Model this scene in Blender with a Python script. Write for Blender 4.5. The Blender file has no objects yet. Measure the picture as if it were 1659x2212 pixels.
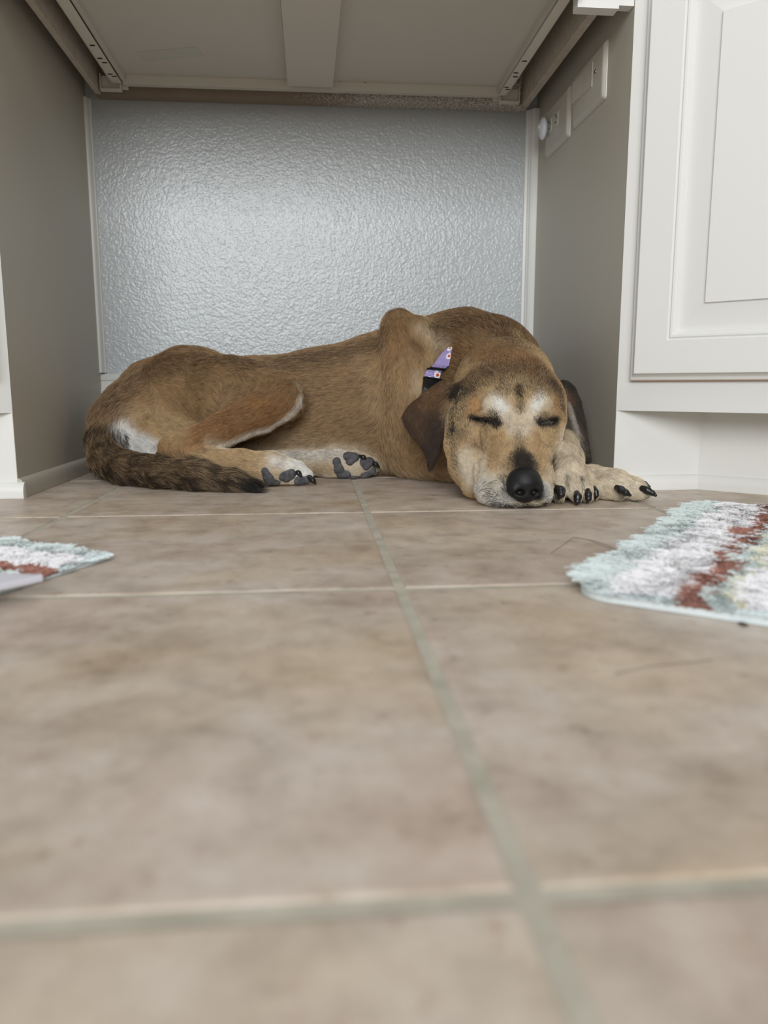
import bpy, bmesh, math, random
import numpy as np
from mathutils import Vector, Matrix
from mathutils.bvhtree import BVHTree

random.seed(7)
rng = np.random.default_rng(11)
S = bpy.context.scene
C = S.collection

# ------------------------------------------------------------------ camera
F_PX, YAW, PITCH, ROLL, CAM_H = 1671.7, 0.08917, 0.16144, -0.00124, 0.17105
W_PX, H_PX = 1659.0, 2212.0
cy_, sy_, cp_, sp_ = math.cos(YAW), math.sin(YAW), math.cos(PITCH), math.sin(PITCH)
FW = np.array([sy_ * cp_, cy_ * cp_, -sp_])
_r = np.array([cy_, -sy_, 0.0]); _u = np.cross(_r, FW)
cr_, sr_ = math.cos(ROLL), math.sin(ROLL)
RT = cr_ * _r + sr_ * _u
UP = -sr_ * _r + cr_ * _u
CAM = np.array([0.0, 0.0, CAM_H])

def ray(px, py):
    return FW + (px - 829.5) / F_PX * RT - (py - 1106.0) / F_PX * UP

def P(px, py, X=None, Y=None, Z=None):
    """world point measured from the photograph on a plane of the room"""
    d = ray(px, py)
    if Y is not None: t = Y / d[1]
    elif X is not None: t = X / d[0]
    else: t = (Z - CAM_H) / d[2]
    return CAM + t * d

def rad(px, py, Y, r):
    d = ray(px, py)
    return r * (Y / d[1]) / F_PX

cam_d = bpy.data.cameras.new('camera')
cam = bpy.data.objects.new('camera', cam_d); C.objects.link(cam)
cam_d.sensor_fit = 'VERTICAL'; cam_d.sensor_height = 36.0; cam_d.sensor_width = 27.0
cam_d.lens = F_PX / H_PX * 36.0
cam_d.clip_start = 0.01
M = Matrix(((RT[0], UP[0], -FW[0], 0), (RT[1], UP[1], -FW[1], 0), (RT[2], UP[2], -FW[2], CAM_H), (0, 0, 0, 1)))
cam.matrix_world = M
cam_d.dof.use_dof = True
cam_d.dof.focus_distance = 1.22
cam_d.dof.aperture_fstop = 4.2
S.camera = cam

# ------------------------------------------------------------------ light
S.view_settings.view_transform = 'Standard'
S.view_settings.look = 'None'
S.view_settings.gamma = 1.0
S.view_settings.exposure = 0.0
S.view_settings.use_curve_mapping = False

w = bpy.data.worlds.new('room_light'); S.world = w; w.use_nodes = True
nt = w.node_tree; bg = nt.nodes['Background']
bg.inputs['Color'].default_value = (0.93, 0.96, 1.0, 1); bg.inputs['Strength'].default_value = 0.17

def area(name, loc, target, sx, sy, power, col):
    l = bpy.data.lights.new(name, 'AREA'); l.shape = 'RECTANGLE'; l.size = sx; l.size_y = sy
    l.energy = power; l.color = col
    o = bpy.data.objects.new(name, l); C.objects.link(o)
    o.location = loc
    o.rotation_euler = (Vector(target) - Vector(loc)).to_track_quat('-Z', 'Y').to_euler()
    return o
area('window_light', (-0.45, -2.6, 1.45), (-0.2, 1.6, 0.5), 2.5, 1.5, 128, (0.95, 0.98, 1.0))
area('ceiling_light', (0.1, 0.2, 2.35), (0.1, 0.2, 0), 1.6, 1.6, 12, (1.0, 0.97, 0.93))

# ------------------------------------------------------------------ helpers
def srgb(r, g, b):
    f = lambda c: (c / 255 / 12.92) if c <= 10.31 else (((c / 255) + 0.055) / 1.055) ** 2.4
    return (f(r), f(g), f(b))
def lin(c): return np.array(srgb(*c))

def mat(name, col, rough=0.5, spec=0.5, metal=0.0):
    m = bpy.data.materials.new(name); m.use_nodes = True
    b = m.node_tree.nodes['Principled BSDF']
    b.inputs['Base Color'].default_value = (*srgb(*col), 1)
    b.inputs['Roughness'].default_value = rough
    b.inputs['Specular IOR Level'].default_value = spec
    b.inputs['Metallic'].default_value = metal
    return m
def N(m, t, **kw):
    n = m.node_tree.nodes.new(t)
    for k, v in kw.items(): setattr(n, k, v)
    return n
def L(m, a, b): m.node_tree.links.new(a, b)
def coords(m, scale=(1, 1, 1)):
    tc = N(m, 'ShaderNodeTexCoord'); mp = N(m, 'ShaderNodeMapping')
    mp.inputs['Scale'].default_value = scale
    L(m, tc.outputs['Object'], mp.inputs['Vector']); return mp.outputs['Vector']
def noise(m, vec, scale, detail=4, rough=0.55):
    n = N(m, 'ShaderNodeTexNoise'); n.inputs['Scale'].default_value = scale
    n.inputs['Detail'].default_value = detail; n.inputs['Roughness'].default_value = rough
    L(m, vec, n.inputs['Vector']); return n.outputs['Fac']
def ramp(m, fac, stops):
    r = N(m, 'ShaderNodeValToRGB'); e = r.color_ramp.elements
    while len(e) < len(stops): e.new(0.5)
    for el, (p, c) in zip(e, stops):
        el.position = p; el.color = (*c, 1)
    L(m, fac, r.inputs['Fac']); return r.outputs['Color']
def mixc(m, fac, a, b, mode='MIX'):
    n = N(m, 'ShaderNodeMix', data_type='RGBA', blend_type=mode)
    if isinstance(fac, float): n.inputs[0].default_value = fac
    else: L(m, fac, n.inputs[0])
    for s, v in ((6, a), (7, b)):
        if isinstance(v, tuple): n.inputs[s].default_value = (*v, 1)
        else: L(m, v, n.inputs[s])
    return n.outputs[2]
def bump(m, height, strength, dist):
    b = N(m, 'ShaderNodeBump'); b.inputs['Strength'].default_value = strength; b.inputs['Distance'].default_value = dist
    L(m, height, b.inputs['Height']); L(m, b.outputs['Normal'], m.node_tree.nodes['Principled BSDF'].inputs['Normal'])
def base(m, out): L(m, out, m.node_tree.nodes['Principled BSDF'].inputs['Base Color'])

def link(name, me, mats, parent=None, smooth=False):
    o = bpy.data.objects.new(name, me); C.objects.link(o)
    for x in (mats if isinstance(mats, (list, tuple)) else [mats]): me.materials.append(x)
    if smooth: me.polygons.foreach_set('use_smooth', [True] * len(me.polygons))
    if parent is not None:
        o.parent = parent
        if parent.location.length: o.matrix_parent_inverse = Matrix.Translation(-Vector(parent.location))
    return o
def obj(name, bm, m, parent=None, smooth=False, bevel=0.0, seg=2):
    if bevel:
        es = [e for e in bm.edges if len(e.link_faces) == 2 and e.calc_face_angle(0) > 0.5]
        bmesh.ops.bevel(bm, geom=es, offset=bevel, segments=seg, affect='EDGES', clamp_overlap=True, profile=0.5)
    bmesh.ops.recalc_face_normals(bm, faces=bm.faces)
    me = bpy.data.meshes.new(name); bm.to_mesh(me); bm.free()
    return link(name, me, m, parent, smooth)
def box(bm, x0, x1, y0, y1, z0, z1):
    vs = [bm.verts.new((x, y, z)) for z in (z0, z1) for y in (y0, y1) for x in (x0, x1)]
    for f in ((0, 2, 3, 1), (4, 5, 7, 6), (0, 1, 5, 4), (1, 3, 7, 5), (3, 2, 6, 7), (2, 0, 4, 6)):
        bm.faces.new([vs[i] for i in f])
def boxo(name, x0, x1, y0, y1, z0, z1, m, parent=None, bevel=0.0015):
    bm = bmesh.new(); box(bm, x0, x1, y0, y1, z0, z1); return obj(name, bm, m, parent, bevel=bevel)
def prism(bm, poly, z0, z1):
    a = [bm.verts.new((x, y, z0)) for x, y in poly]; b = [bm.verts.new((x, y, z1)) for x, y in poly]
    n = len(poly); bm.faces.new(a[::-1]); bm.faces.new(b)
    for i in range(n): bm.faces.new((a[i], a[(i + 1) % n], b[(i + 1) % n], b[i]))
def sweep(bm, path, prof, cap=True):
    """profile (out, up) swept along a horizontal path of (x,y); out is to the right of the travel direction"""
    rings = []
    n = len(path)
    for i, p in enumerate(path):
        p = np.array(p, float)
        def nrm(a, b):
            d = np.array(b, float) - np.array(a, float); d /= np.linalg.norm(d); return np.array([d[1], -d[0]])
        if i == 0: o = nrm(path[0], path[1])
        elif i == n - 1: o = nrm(path[-2], path[-1])
        else:
            a, b = nrm(path[i - 1], path[i]), nrm(path[i], path[i + 1]); o = (a + b) / (1 + a @ b)
        rings.append([bm.verts.new((p[0] + o[0] * u, p[1] + o[1] * u, v)) for u, v in prof])
    k = len(prof)
    for i in range(n - 1):
        for j in range(k):
            bm.faces.new((rings[i][j], rings[i][(j + 1) % k], rings[i + 1][(j + 1) % k], rings[i + 1][j]))
    if cap:
        bm.faces.new(rings[0]); bm.faces.new(rings[-1][::-1])
def empty(name, loc, label=None, cat=None, group=None):
    o = bpy.data.objects.new(name, None); C.objects.link(o); o.location = loc; o.empty_display_size = 0.05
    if label: o['label'] = label
    if cat: o['category'] = cat
    if group: o['group'] = group
    return o
def tag(o, label, cat, group=None):
    o['label'] = label; o['category'] = cat
    if group: o['group'] = group
    return o
def struct(o): o['kind'] = 'structure'; return o

# ------------------------------------------------------------------ materials
M_white = mat('white_cabinet_paint', (229, 228, 223), 0.38, 0.45)
v = coords(M_white); bump(M_white, noise(M_white, v, 220, 3), 0.06, 0.002)
M_panel = mat('shaded_white_panel_paint', (188, 182, 168), 0.42, 0.4)  # white cabinet paint darkened: the shade of the knee space is in the colour
v = coords(M_panel); bump(M_panel, noise(M_panel, v, 160, 3), 0.05, 0.002)
M_wood = mat('painted_raw_wood', (196, 184, 168), 0.7, 0.2)
v = coords(M_wood, (1, 1, 1))
base(M_wood, ramp(M_wood, noise(M_wood, v, 60, 6, .7), [(0.3, srgb(188, 174, 158)), (0.7, srgb(208, 198, 184))]))
M_rail = mat('plaster_smeared_wood', (170, 155, 140), 0.8, 0.2)
v = coords(M_rail, (1, 1, 1.4))
n1 = noise(M_rail, v, 260, 4, .7)
sx = N(M_rail, 'ShaderNodeSeparateXYZ'); L(M_rail, v, sx.inputs[0])
mr = N(M_rail, 'ShaderNodeMapRange'); mr.inputs['From Min'].default_value = -0.16; mr.inputs['From Max'].default_value = 0.12; mr.inputs['To Min'].default_value = 0.36; mr.inputs['To Max'].default_value = 0.66
L(M_rail, sx.outputs['X'], mr.inputs['Value']); n2 = mr.outputs['Result']
mm = N(M_rail, 'ShaderNodeMath', operation='MULTIPLY'); L(M_rail, n1, mm.inputs[0]); L(M_rail, n2, mm.inputs[1])
base(M_rail, ramp(M_rail, mm.outputs[0], [(0.25, srgb(158, 142, 126)), (0.31, srgb(168, 156, 144)), (0.36, srgb(225, 222, 218))]))
bump(M_rail, n1, 0.7, 0.004)
M_drawer = mat('drawer_beige_board', (214, 208, 198), 0.6, 0.3)
M_slide = mat('slide_enamel', (226, 220, 206), 0.4, 0.5)
M_dark = mat('dark_slot', (28, 25, 22), 0.8, 0.1)
M_screw = mat('steel_screw', (150, 148, 140), 0.35, 0.5, 0.9)
M_plate = mat('switch_plate_plastic', (198, 193, 180), 0.25, 0.5)
M_plug = mat('plug_in_white', (226, 228, 234), 0.35, 0.5)
M_tape = mat('masking_tape', (205, 204, 190), 0.6, 0.3)
M_grout = mat('grout', (168, 165, 148), 0.9, 0.15)
v = coords(M_grout); base(M_grout, ramp(M_grout, noise(M_grout, v, 30, 4), [(0.3, srgb(164, 158, 142)), (0.7, srgb(192, 186, 171))]))
M_chip = mat('bare_chipped_wood', (176, 126, 96), 0.8, 0.1)

# wall: semi-gloss roller / orange peel texture
M_wall = mat('glossy_textured_wall_paint', (186, 190, 191), 0.2, 0.5)
v = coords(M_wall)
nA = noise(M_wall, v, 190, 2, 0.5); nB = noise(M_wall, v, 85, 2, 0.5)
ad = N(M_wall, 'ShaderNodeMath', operation='MULTIPLY_ADD'); L(M_wall, nB, ad.inputs[0]); ad.inputs[1].default_value = 0.7; L(M_wall, nA, ad.inputs[2])
bump(M_wall, ad.outputs[0], 0.42, 0.0032)

# tile
M_tile = mat('beige_ceramic_tile', (196, 180, 163), 0.42, 0.4)
T, X0, Y0 = 0.406, 0.0712, 0.2338
v = coords(M_tile)
at = N(M_tile, 'ShaderNodeAttribute', attribute_name='tile_offset')
va = N(M_tile, 'ShaderNodeVectorMath', operation='ADD'); L(M_tile, v, va.inputs[0]); L(M_tile, at.outputs['Vector'], va.inputs[1])
vo = va.outputs['Vector']
c1 = ramp(M_tile, noise(M_tile, vo, 7, 5, .6), [(0.30, srgb(162, 145, 128)), (0.5, srgb(192, 177, 161)), (0.70, srgb(212, 201, 190))])
c2 = ramp(M_tile, noise(M_tile, vo, 22, 6, .65), [(0.32, srgb(140, 124, 110)), (0.5, srgb(189, 174, 159)), (0.68, srgb(213, 203, 192))])
c3 = mixc(M_tile, 0.5, c1, c2)
va2 = N(M_tile, 'ShaderNodeVectorMath', operation='ADD'); L(M_tile, vo, va2.inputs[0]); va2.inputs[1].default_value = (3.3, 1.7, 0)
c4 = ramp(M_tile, noise(M_tile, va2.outputs['Vector'], 5, 3, .5), [(0.35, srgb(188, 174, 140)), (0.5, (0.5, 0.5, 0.5)), (0.66, srgb(191, 180, 179))])
base(M_tile, mixc(M_tile, 0.35, c3, c4, 'OVERLAY'))
nf_ = noise(M_tile, vo, 48, 6, .7)
spk = ramp(M_tile, nf_, [(0.30, srgb(120, 106, 94)), (0.42, srgb(186, 186, 186)), (0.62, srgb(190, 190, 190)), (0.75, srgb(226, 222, 218))])
pb = M_tile.node_tree.nodes['Principled BSDF'].inputs['Base Color']
prev = pb.links[0].from_socket
base(M_tile, mixc(M_tile, 0.55, prev, spk, 'OVERLAY'))
bump(M_tile, noise(M_tile, vo, 60, 5, .6), 0.12, 0.003)

# ------------------------------------------------------------------ floor
def floor():
    bm = bmesh.new(); g, bev = 0.004, 0.0035
    lay = bm.faces.layers.float_vector.new('tile_offset')
    x_lo, x_hi, y_lo, y_hi = -2.2, 2.2, -2.4, 1.765
    for i in range(-6, 6):
        for j in range(-7, 4):
            a, b = X0 + i * T + g, X0 + (i + 1) * T - g
            c, d = Y0 + j * T + g, Y0 + (j + 1) * T - g
            a, b, c, d = max(a, x_lo), min(b, x_hi), max(c, y_lo), min(d, y_hi)
            if b - a < 0.02 or d - c < 0.02: continue
            rings = []
            for ins, z in ((0, -0.0024), (0.0006, -0.0012), (0.0016, -0.0004), (bev, 0.0)):
                rings.append([bm.verts.new(q) for q in ((a + ins, c + ins, z), (b - ins, c + ins, z), (b - ins, d - ins, z), (a + ins, d - ins, z))])
            off = (random.uniform(-50, 50), random.uniform(-50, 50), 0)
            fs = [bm.faces.new(rings[-1])]
            for r0, r1 in zip(rings, rings[1:]):
                for k in range(4): fs.append(bm.faces.new((r0[k], r0[(k + 1) % 4], r1[(k + 1) % 4], r1[k])))
            for f in fs: f[lay] = off
    z = -0.0013
    f = bm.faces.new([bm.verts.new(q) for q in ((x_lo, y_lo, z), (x_hi, y_lo, z), (x_hi, y_hi, z), (x_lo, y_hi, z))])
    f.material_index = 1
    o = obj('floor', bm, [M_tile, M_grout]); struct(o)
floor()

# ------------------------------------------------------------------ back wall, trims, baseboard
YW = 1.765
XL, XR, YF = -0.46, 0.493, 1.24
wall = struct(boxo('wall_back', -2.2, 2.2, YW, YW + 0.1, -0.02, 2.45, M_wall, bevel=0))
z_bb = P(300, 808, Y=YW - 0.014)[2]
bm = bmesh.new()
zb1 = P(300, 823, Y=YW - 0.014)[2]; zb2 = P(260, 855, Y=YW - 0.014)[2]
prof = [(0, 0.0), (0.016, 0.0), (0.016, zb2 - 0.006), (0.015, zb2 - 0.002), (0.0105, zb2), (0.0155, zb2 + 0.003), (0.016, zb2 + 0.010), (0.013, zb2 + 0.016),
        (0.0125, zb1 - 0.003), (0.009, zb1), (0.0125, zb1 + 0.002), (0.0135, (zb1 + z_bb) / 2 + 0.002), (0.010, z_bb - 0.002), (0.007, z_bb), (0, z_bb)]
sweep(bm, [(XL, YW), (XR, YW)], prof)
struct(obj('baseboard_back', bm, M_white))
def corner_trim(name, xa, xb, z0, z1, side):
    bm = bmesh.new()
    w_ = xb - xa
    s = 1 if side == 'L' else -1
    e = xa if side == 'L' else xb
    # (x,y) section: flat fillet against the panel then a small bead on the wall
    sec = [(0, 0), (0, -0.020), (0.35 * w_, -0.020), (0.55 * w_, -0.017), (0.66 * w_, -0.012), (0.72 * w_, -0.011), (0.78 * w_, -0.007), (w_, -0.005), (w_, 0)]
    poly = [(e + s * a, YW + b) for a, b in sec]
    prism(bm, poly, z0, z1)
    return struct(obj(name, bm, M_white))
corner_trim('trim_1', XL, P(226, 700, Y=YW)[0] - 0.001, P(213, 805, Y=YW - 0.02)[2], P(190, 208, Y=YW - 0.02)[2], 'L')
corner_trim('trim_2', P(1129, 500, Y=YW)[0], XR, z_bb, P(1145, 233, Y=YW - 0.02)[2], 'R')

# ------------------------------------------------------------------ vanity cabinets (mirror-like pair, faces turned 45 degrees)
A45 = math.radians(45)
def face_pt(side, s, off=0.0):
    """point on a 45 degree cabinet face: s along it away from the knee space, off outwards"""
    c = math.cos(A45)
    if side > 0: return (XR + s * c - off * c, YF - s * c - off * c)
    return (XL - s * c + off * c, YF - s * c - off * c)
Z_FACE, Z_CAB = 0.131, 0.86
FACE_W = 0.50
def face_box(bm, side, s0, s1, o0, o1, z0, z1):
    poly = [face_pt(side, s0, o0), face_pt(side, s1, o0), face_pt(side, s1, o1), face_pt(side, s0, o1)]
    if side < 0: poly = poly[::-1]
    prism(bm, poly, z0, z1)
def rings_mesh(bm, side, loops):
    """nested rectangles (s0,s1,z0,z1,off) joined by faces: a moulded door"""
    R_ = []
    for s0, s1, z0, z1, o in loops:
        R_.append([bm.verts.new((*face_pt(side, s, o), z)) for s, z in ((s0, z0), (s1, z0), (s1, z1), (s0, z1))])
    for a, b in zip(R_, R_[1:]):
        for k in range(4): bm.faces.new((a[k], a[(k + 1) % 4], b[(k + 1) % 4], b[k]))
    bm.faces.new(R_[-1]); bm.faces.new(R_[0][::-1])
def cabinet(side):
    t = empty('vanity_cabinet', (XR if side > 0 else XL, YF, 0),
              'white angled vanity cabinet with raised panel door and light switch on its shade-toned side panel' if side > 0 else
              'white vanity cabinet showing its bare shade-toned side panel behind the dog tail', 'cabinet')
    x = XR if side > 0 else XL
    # side panel of the knee space
    boxo('side_panel', *((x, x + 0.018) if side > 0 else (x - 0.018, x)), YF, YW, 0.0, Z_CAB, M_panel, t, bevel=0.001)
    bm = bmesh.new()
    z1 = Z_CAB
    face_box(bm, side, 0.0, 0.058, -0.018, 0.0, Z_FACE, z1); face_box(bm, side, FACE_W - 0.058, FACE_W, -0.018, 0.0, Z_FACE, z1)
    face_box(bm, side, 0.058, FACE_W - 0.058, -0.018, 0.0, Z_FACE, Z_FACE + 0.075); face_box(bm, side, 0.058, FACE_W - 0.058, -0.018, 0.0, z1 - 0.05, z1)
    face_box(bm, side, 0.05, FACE_W - 0.05, -0.022, -0.014, Z_FACE + 0.03, z1 - 0.03)
    obj('face_frame', bm, M_white, t)
    # floor of the cabinet, seen from below, and its carcass behind the face
    c = math.cos(A45)
    bm = bmesh.new()
    far = face_pt(side, FACE_W, -0.01)
    poly = [(x + side * 0.012, YF + 0.01), face_pt(side, FACE_W, -0.015), (far[0] + side * 0.012, YW - 0.002), (x + side * 0.019, YW - 0.002)]
    if side < 0: poly = poly[::-1]
    prism(bm, poly, Z_FACE + 0.001, Z_FACE + 0.018)
    obj('bottom_board', bm, M_white, t)
    # far end panel
    bm = bmesh.new()
    fx = far[0]
    box(bm, *sorted((fx, fx + side * 0.018)), far[1], YW - 0.002, 0.0, Z_CAB); obj('end_panel', bm, M_panel, t, bevel=0.001)
    # door
    zd0, zd1 = P(1365, 822, Y=YF)[2] * 0 + 0.179, 0.80
    s0, s1 = 0.024, FACE_W - 0.024
    def lp(i, o): return (s0 + i, s1 - i, zd0 + i, zd1 - i, o)
    loops = [lp(0.0, 0.002), lp(0.0, 0.0075), lp(0.0018, 0.0098), lp(0.004, 0.0106), lp(0.006, 0.0118), lp(0.008, 0.0142), lp(0.0098, 0.0165), lp(0.0106, 0.0168), lp(0.0106, 0.0200),
             lp(0.0118, 0.0205), lp(0.0600, 0.0205), lp(0.0608, 0.0188), lp(0.0628, 0.0186), lp(0.0650, 0.0200), lp(0.0680, 0.0196), lp(0.0710, 0.0165), lp(0.0722, 0.0142), lp(0.0735, 0.0120),
             lp(0.0740, 0.0100), lp(0.0800, 0.0104), lp(0.1125, 0.0150), lp(0.1130, 0.0186), lp(0.1136, 0.0190)]
    bm = bmesh.new(); rings_mesh(bm, side, loops)
    door = obj('door', bm, M_white, t)
    # worn wooden lower edge of the door
    if side > 0:
        bm = bmesh.new()
        face_box(bm, side, s0 + 0.002, s1 - 0.002, 0.0025, 0.0078, zd0 - 0.0005, zd0 + 0.0012)
        ww = obj('worn_edge', bm, M_chip, door); ww['label'] = 'bare chipped wood along the lower edge of the door'
    # toe kick: straight piece then 45 degree piece
    xk = XR + 0.146 if side > 0 else XL - 0.146
    yk = YF - 0.0006
    L2 = 0.42
    end = (xk + side * L2 * c, yk - L2 * c)
    xt = x + side * 0.0006
    path = [(xt, yk), (xk, yk), end] if side > 0 else [end, (xk, yk), (xt, yk)]
    bm = bmesh.new(); sweep(bm, path, [(0, 0), (0, Z_FACE), (-0.016, Z_FACE), (-0.016, 0)]); obj('toe_kick', bm, M_white, t)
    # shoe moulding round the foot of the cabinet
    q = [(0.0, 0.0), (0.0108, 0.0), (0.0112, 0.002), (0.0112, 0.008)] + [(0.0112 * math.cos(a_), 0.009 + 0.0155 * math.sin(a_)) for a_ in np.radians(np.linspace(6, 90, 12))]
    bm = bmesh.new()
    if side > 0: sweep(bm, [(x - 0.0, yk), (xk, yk), end], q)
    else: sweep(bm, [end, (xk, yk), (x + 0.0112, yk)], q)
    obj('base_moulding', bm, M_white, t, smooth=False)
    if side < 0:
        bm = bmesh.new(); q2 = [(0.0, 0.0), (0.0108, 0.0), (0.0112, 0.002), (0.0112, 0.009)] + [(0.0112 * math.cos(a_), 0.010 + 0.020 * math.sin(a_)) for a_ in np.radians(np.linspace(6, 90, 12))]
        sweep(bm, [(x, yk), (x, YW - 0.017)], q2); obj('side_moulding', bm, M_panel, t)
    else:
        bm = bmesh.new(); sweep(bm, [(x, YW - 0.017), (x, yk + 0.01)], q); obj('side_moulding', bm, M_panel, t)
    return t
cabR = cabinet(1)
cabL = cabinet(-1)

# countertop above everything
c = math.cos(A45)
eR, eL = face_pt(1, FACE_W, 0.025), face_pt(-1, FACE_W, 0.025)
bm = bmesh.new()
prism(bm, [(XL - 0.005, YF - 0.03), (XR + 0.005, YF - 0.03), (eR[0], eR[1]), (eR[0] + 0.03, eR[1] + 0.0), (eR[0] + 0.03, YW), (eL[0] - 0.03, YW), (eL[0] - 0.03, eL[1]), (eL[0], eL[1])], Z_CAB, Z_CAB + 0.035)
tag(obj('countertop', bm, mat('pale_countertop', (214, 208, 198), 0.3, 0.5), bevel=0.004), 'pale countertop spanning the two white vanity cabinets above the drawer', 'countertop')

# ------------------------------------------------------------------ drawer frame and drawer over the knee space
ZR = 0.755
def strip(name, pa, pb, w_, z0, z1, m, fr):
    (xa, ya), (xb, yb) = pa, pb
    bm = bmesh.new(); prism(bm, [(xa, ya), (xa + w_, ya), (xb + w_, yb), (xb, yb)], z0, z1)
    return obj(name, bm, m, fr, bevel=0.001)
strip('side_rail', (-0.431, YF + 0.022), (-0.4305, 1.7272), 0.011, ZR, Z_CAB - 0.001, M_wood, cabL)
strip('side_rail', (0.445, YF + 0.022), (0.4465, 1.7203), 0.015, ZR, Z_CAB - 0.001, M_wood, cabR)
bm = bmesh.new()
prism(bm, [(-0.4315, 1.728), (0.4615, 1.721), (0.4615, 1.757), (-0.4315, 1.757)], ZR, Z_CAB - 0.001)
tag(obj('support_rail', bm, M_rail, bevel=0.001), 'rough wooden rail smeared with plaster along the top of the textured wall behind the drawer', 'wooden rail')
boxo('end_block', 0.404, 0.468, YF - 0.001, YF + 0.022, 0.733, Z_CAB - 0.001, M_white, cabR, bevel=0.002)
boxo('end_block', -0.437, -0.385, YF - 0.001, YF + 0.022, 0.733, Z_CAB - 0.001, M_white, cabL, bevel=0.002)
boxo('filler', 0.4685, XR - 0.0005, YF + 0.002, YF + 0.02, 0.739, Z_CAB - 0.001, M_white, cabR, bevel=0.001)
boxo('filler', XL + 0.0005, -0.4375, YF + 0.002, YF + 0.02, 0.739, Z_CAB - 0.001, M_white, cabL, bevel=0.001)

dr = empty('drawer', (0.0, YF, 0.765), 'shallow beige drawer seen from below with a wide centre brace and tape on its underside', 'drawer')
boxo('bottom_panel', -0.366, 0.391, YF + 0.004, 1.70, 0.7835, 0.79, M_drawer, dr, bevel=0)
boxo('back_panel', -0.369, 0.3945, 1.700, 1.714, 0.7665, 0.845, M_drawer, dr, bevel=0.001)
for x0, x1 in ((-0.3715, -0.3635), (0.3885, 0.3965)):
    boxo('side_board', x0, x1, YF + 0.004, 1.714, 0.772, 0.845, M_drawer, dr, bevel=0.001)
boxo('front_panel', -0.383, 0.4035, YF - 0.022, YF - 0.002, 0.743, 0.848, M_white, dr, bevel=0.003)
bm = bmesh.new()
prism(bm, [(-0.0425, 1.678), (0.0475, 1.678), (0.0530, YF + 0.001), (-0.0420, YF + 0.001)], 0.7645, 0.7825)
obj('centre_brace', bm, M_drawer, dr, bevel=0.0012)
for x0, x1 in ((-0.0455, -0.0435), (0.0495, 0.0545)):
    boxo('glue_fillet', x0, x1, YF + 0.05, 1.66, 0.777, 0.7834, M_drawer, dr, bevel=0.001)
# tape on the underside
bm = bmesh.new()
zt = 0.7832
q = [P(a, b, Z=zt) for a, b in ((292, 112), (425, 101), (441, 121), (312, 133))]
prism(bm, [(p_[0], p_[1]) for p_ in q], zt - 0.0006, zt + 0.0002)
tp = obj('tape', bm, M_tape, dr); tp['label'] = 'pale strip of tape'
# nail marks in the rear lip
for px, py in ((735, 176), (789, 178), (832, 177), (843, 178), (866, 178)):
    a = P(px, py, Y=1.6998)
    bm = bmesh.new(); box(bm, a[0] - 0.003, a[0] + 0.003, 1.6994, 1.701, a[2] - 0.0008, a[2] + 0.0008)
    obj('nail_mark', bm, M_dark, dr)
# slides
def slide(side):
    xo, xi = (-0.3905, -0.3725) if side < 0 else (0.4085, 0.3925)
    a, b = sorted((xo, xi))
    ya, yb = YF + 0.026, 1.703
    t = 0.0012; z0 = 0.768
    bm = bmesh.new()
    box(bm, a, b, ya, yb, z0, z0 + t)                             # flat bottom flange
    ox = a if side < 0 else b - t
    box(bm, ox, ox + t, ya, yb, z0 + t, z0 + 0.012)
    s = obj('slide', bm, M_slide, dr)
    # outer fixed channel
    bm = bmesh.new()
    o0, o1 = (a - 0.006, a - 0.001) if side < 0 else (b + 0.001, b + 0.006)
    box(bm, o0, o1, ya, yb + 0.012, z0 + 0.006, z0 + 0.022)
    obj('channel', bm, M_slide, s, bevel=0.001)
    for py_, off in ((P(203, 98, Z=z0)[1], 0), (P(218, 126, Z=z0)[1], -.002), (P(224, 135, Z=z0)[1], .002), (P(240, 160, Z=z0)[1], -.002), (P(249, 165, Z=z0)[1], .003), ):
        xm = (a + b) / 2 + off
        bm = bmesh.new()
        box(bm, xm - 0.0045, xm + 0.0045, py_ - 0.0022, py_ + 0.0022, z0 - 0.0004, z0 + 0.0006)
        obj('slot', bm, M_dark, s, bevel=0.0)
    # rear bracket: a shallow open box screwed to the back rail, with the bent tongue of the channel
    bm = bmesh.new()
    bx0, bx1 = (-0.4165, -0.3755) if side < 0 else (0.3965, 0.4395)
    y0, y1 = 1.7175, 1.7205
    box(bm, bx0, bx1, y0 - 0.011, y1, 0.757, 0.7595); box(bm, bx0, bx0 + 0.002, y0 - 0.011, y1, 0.7595, 0.787); box(bm, bx1 - 0.002, bx1, y0 - 0.011, y1, 0.7595, 0.787)
    box(bm, bx0 + 0.002, bx1 - 0.002, y1 - 0.001, y1, 0.7595, 0.787)
    tail = (bx1, bx1 + 0.012) if side < 0 else (bx0 - 0.012, bx0)
    box(bm, *tail, y1 - 0.001, y1 + 0.0005, 0.762, 0.783)
    br = obj('bracket', bm, M_slide, s)
    xs = sum(tail) / 2
    bm = bmesh.new(); bmesh.ops.create_cone(bm, cap_ends=True, segments=12, radius1=0.0025, radius2=0.002, depth=0.002, matrix=Matrix.Translation((xs, y1 - 0.0016, 0.771)) @ Matrix.Rotation(math.pi / 2, 4, 'X'))
    obj('screw', bm, M_screw, br)
slide(-1); slide(1)

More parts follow.
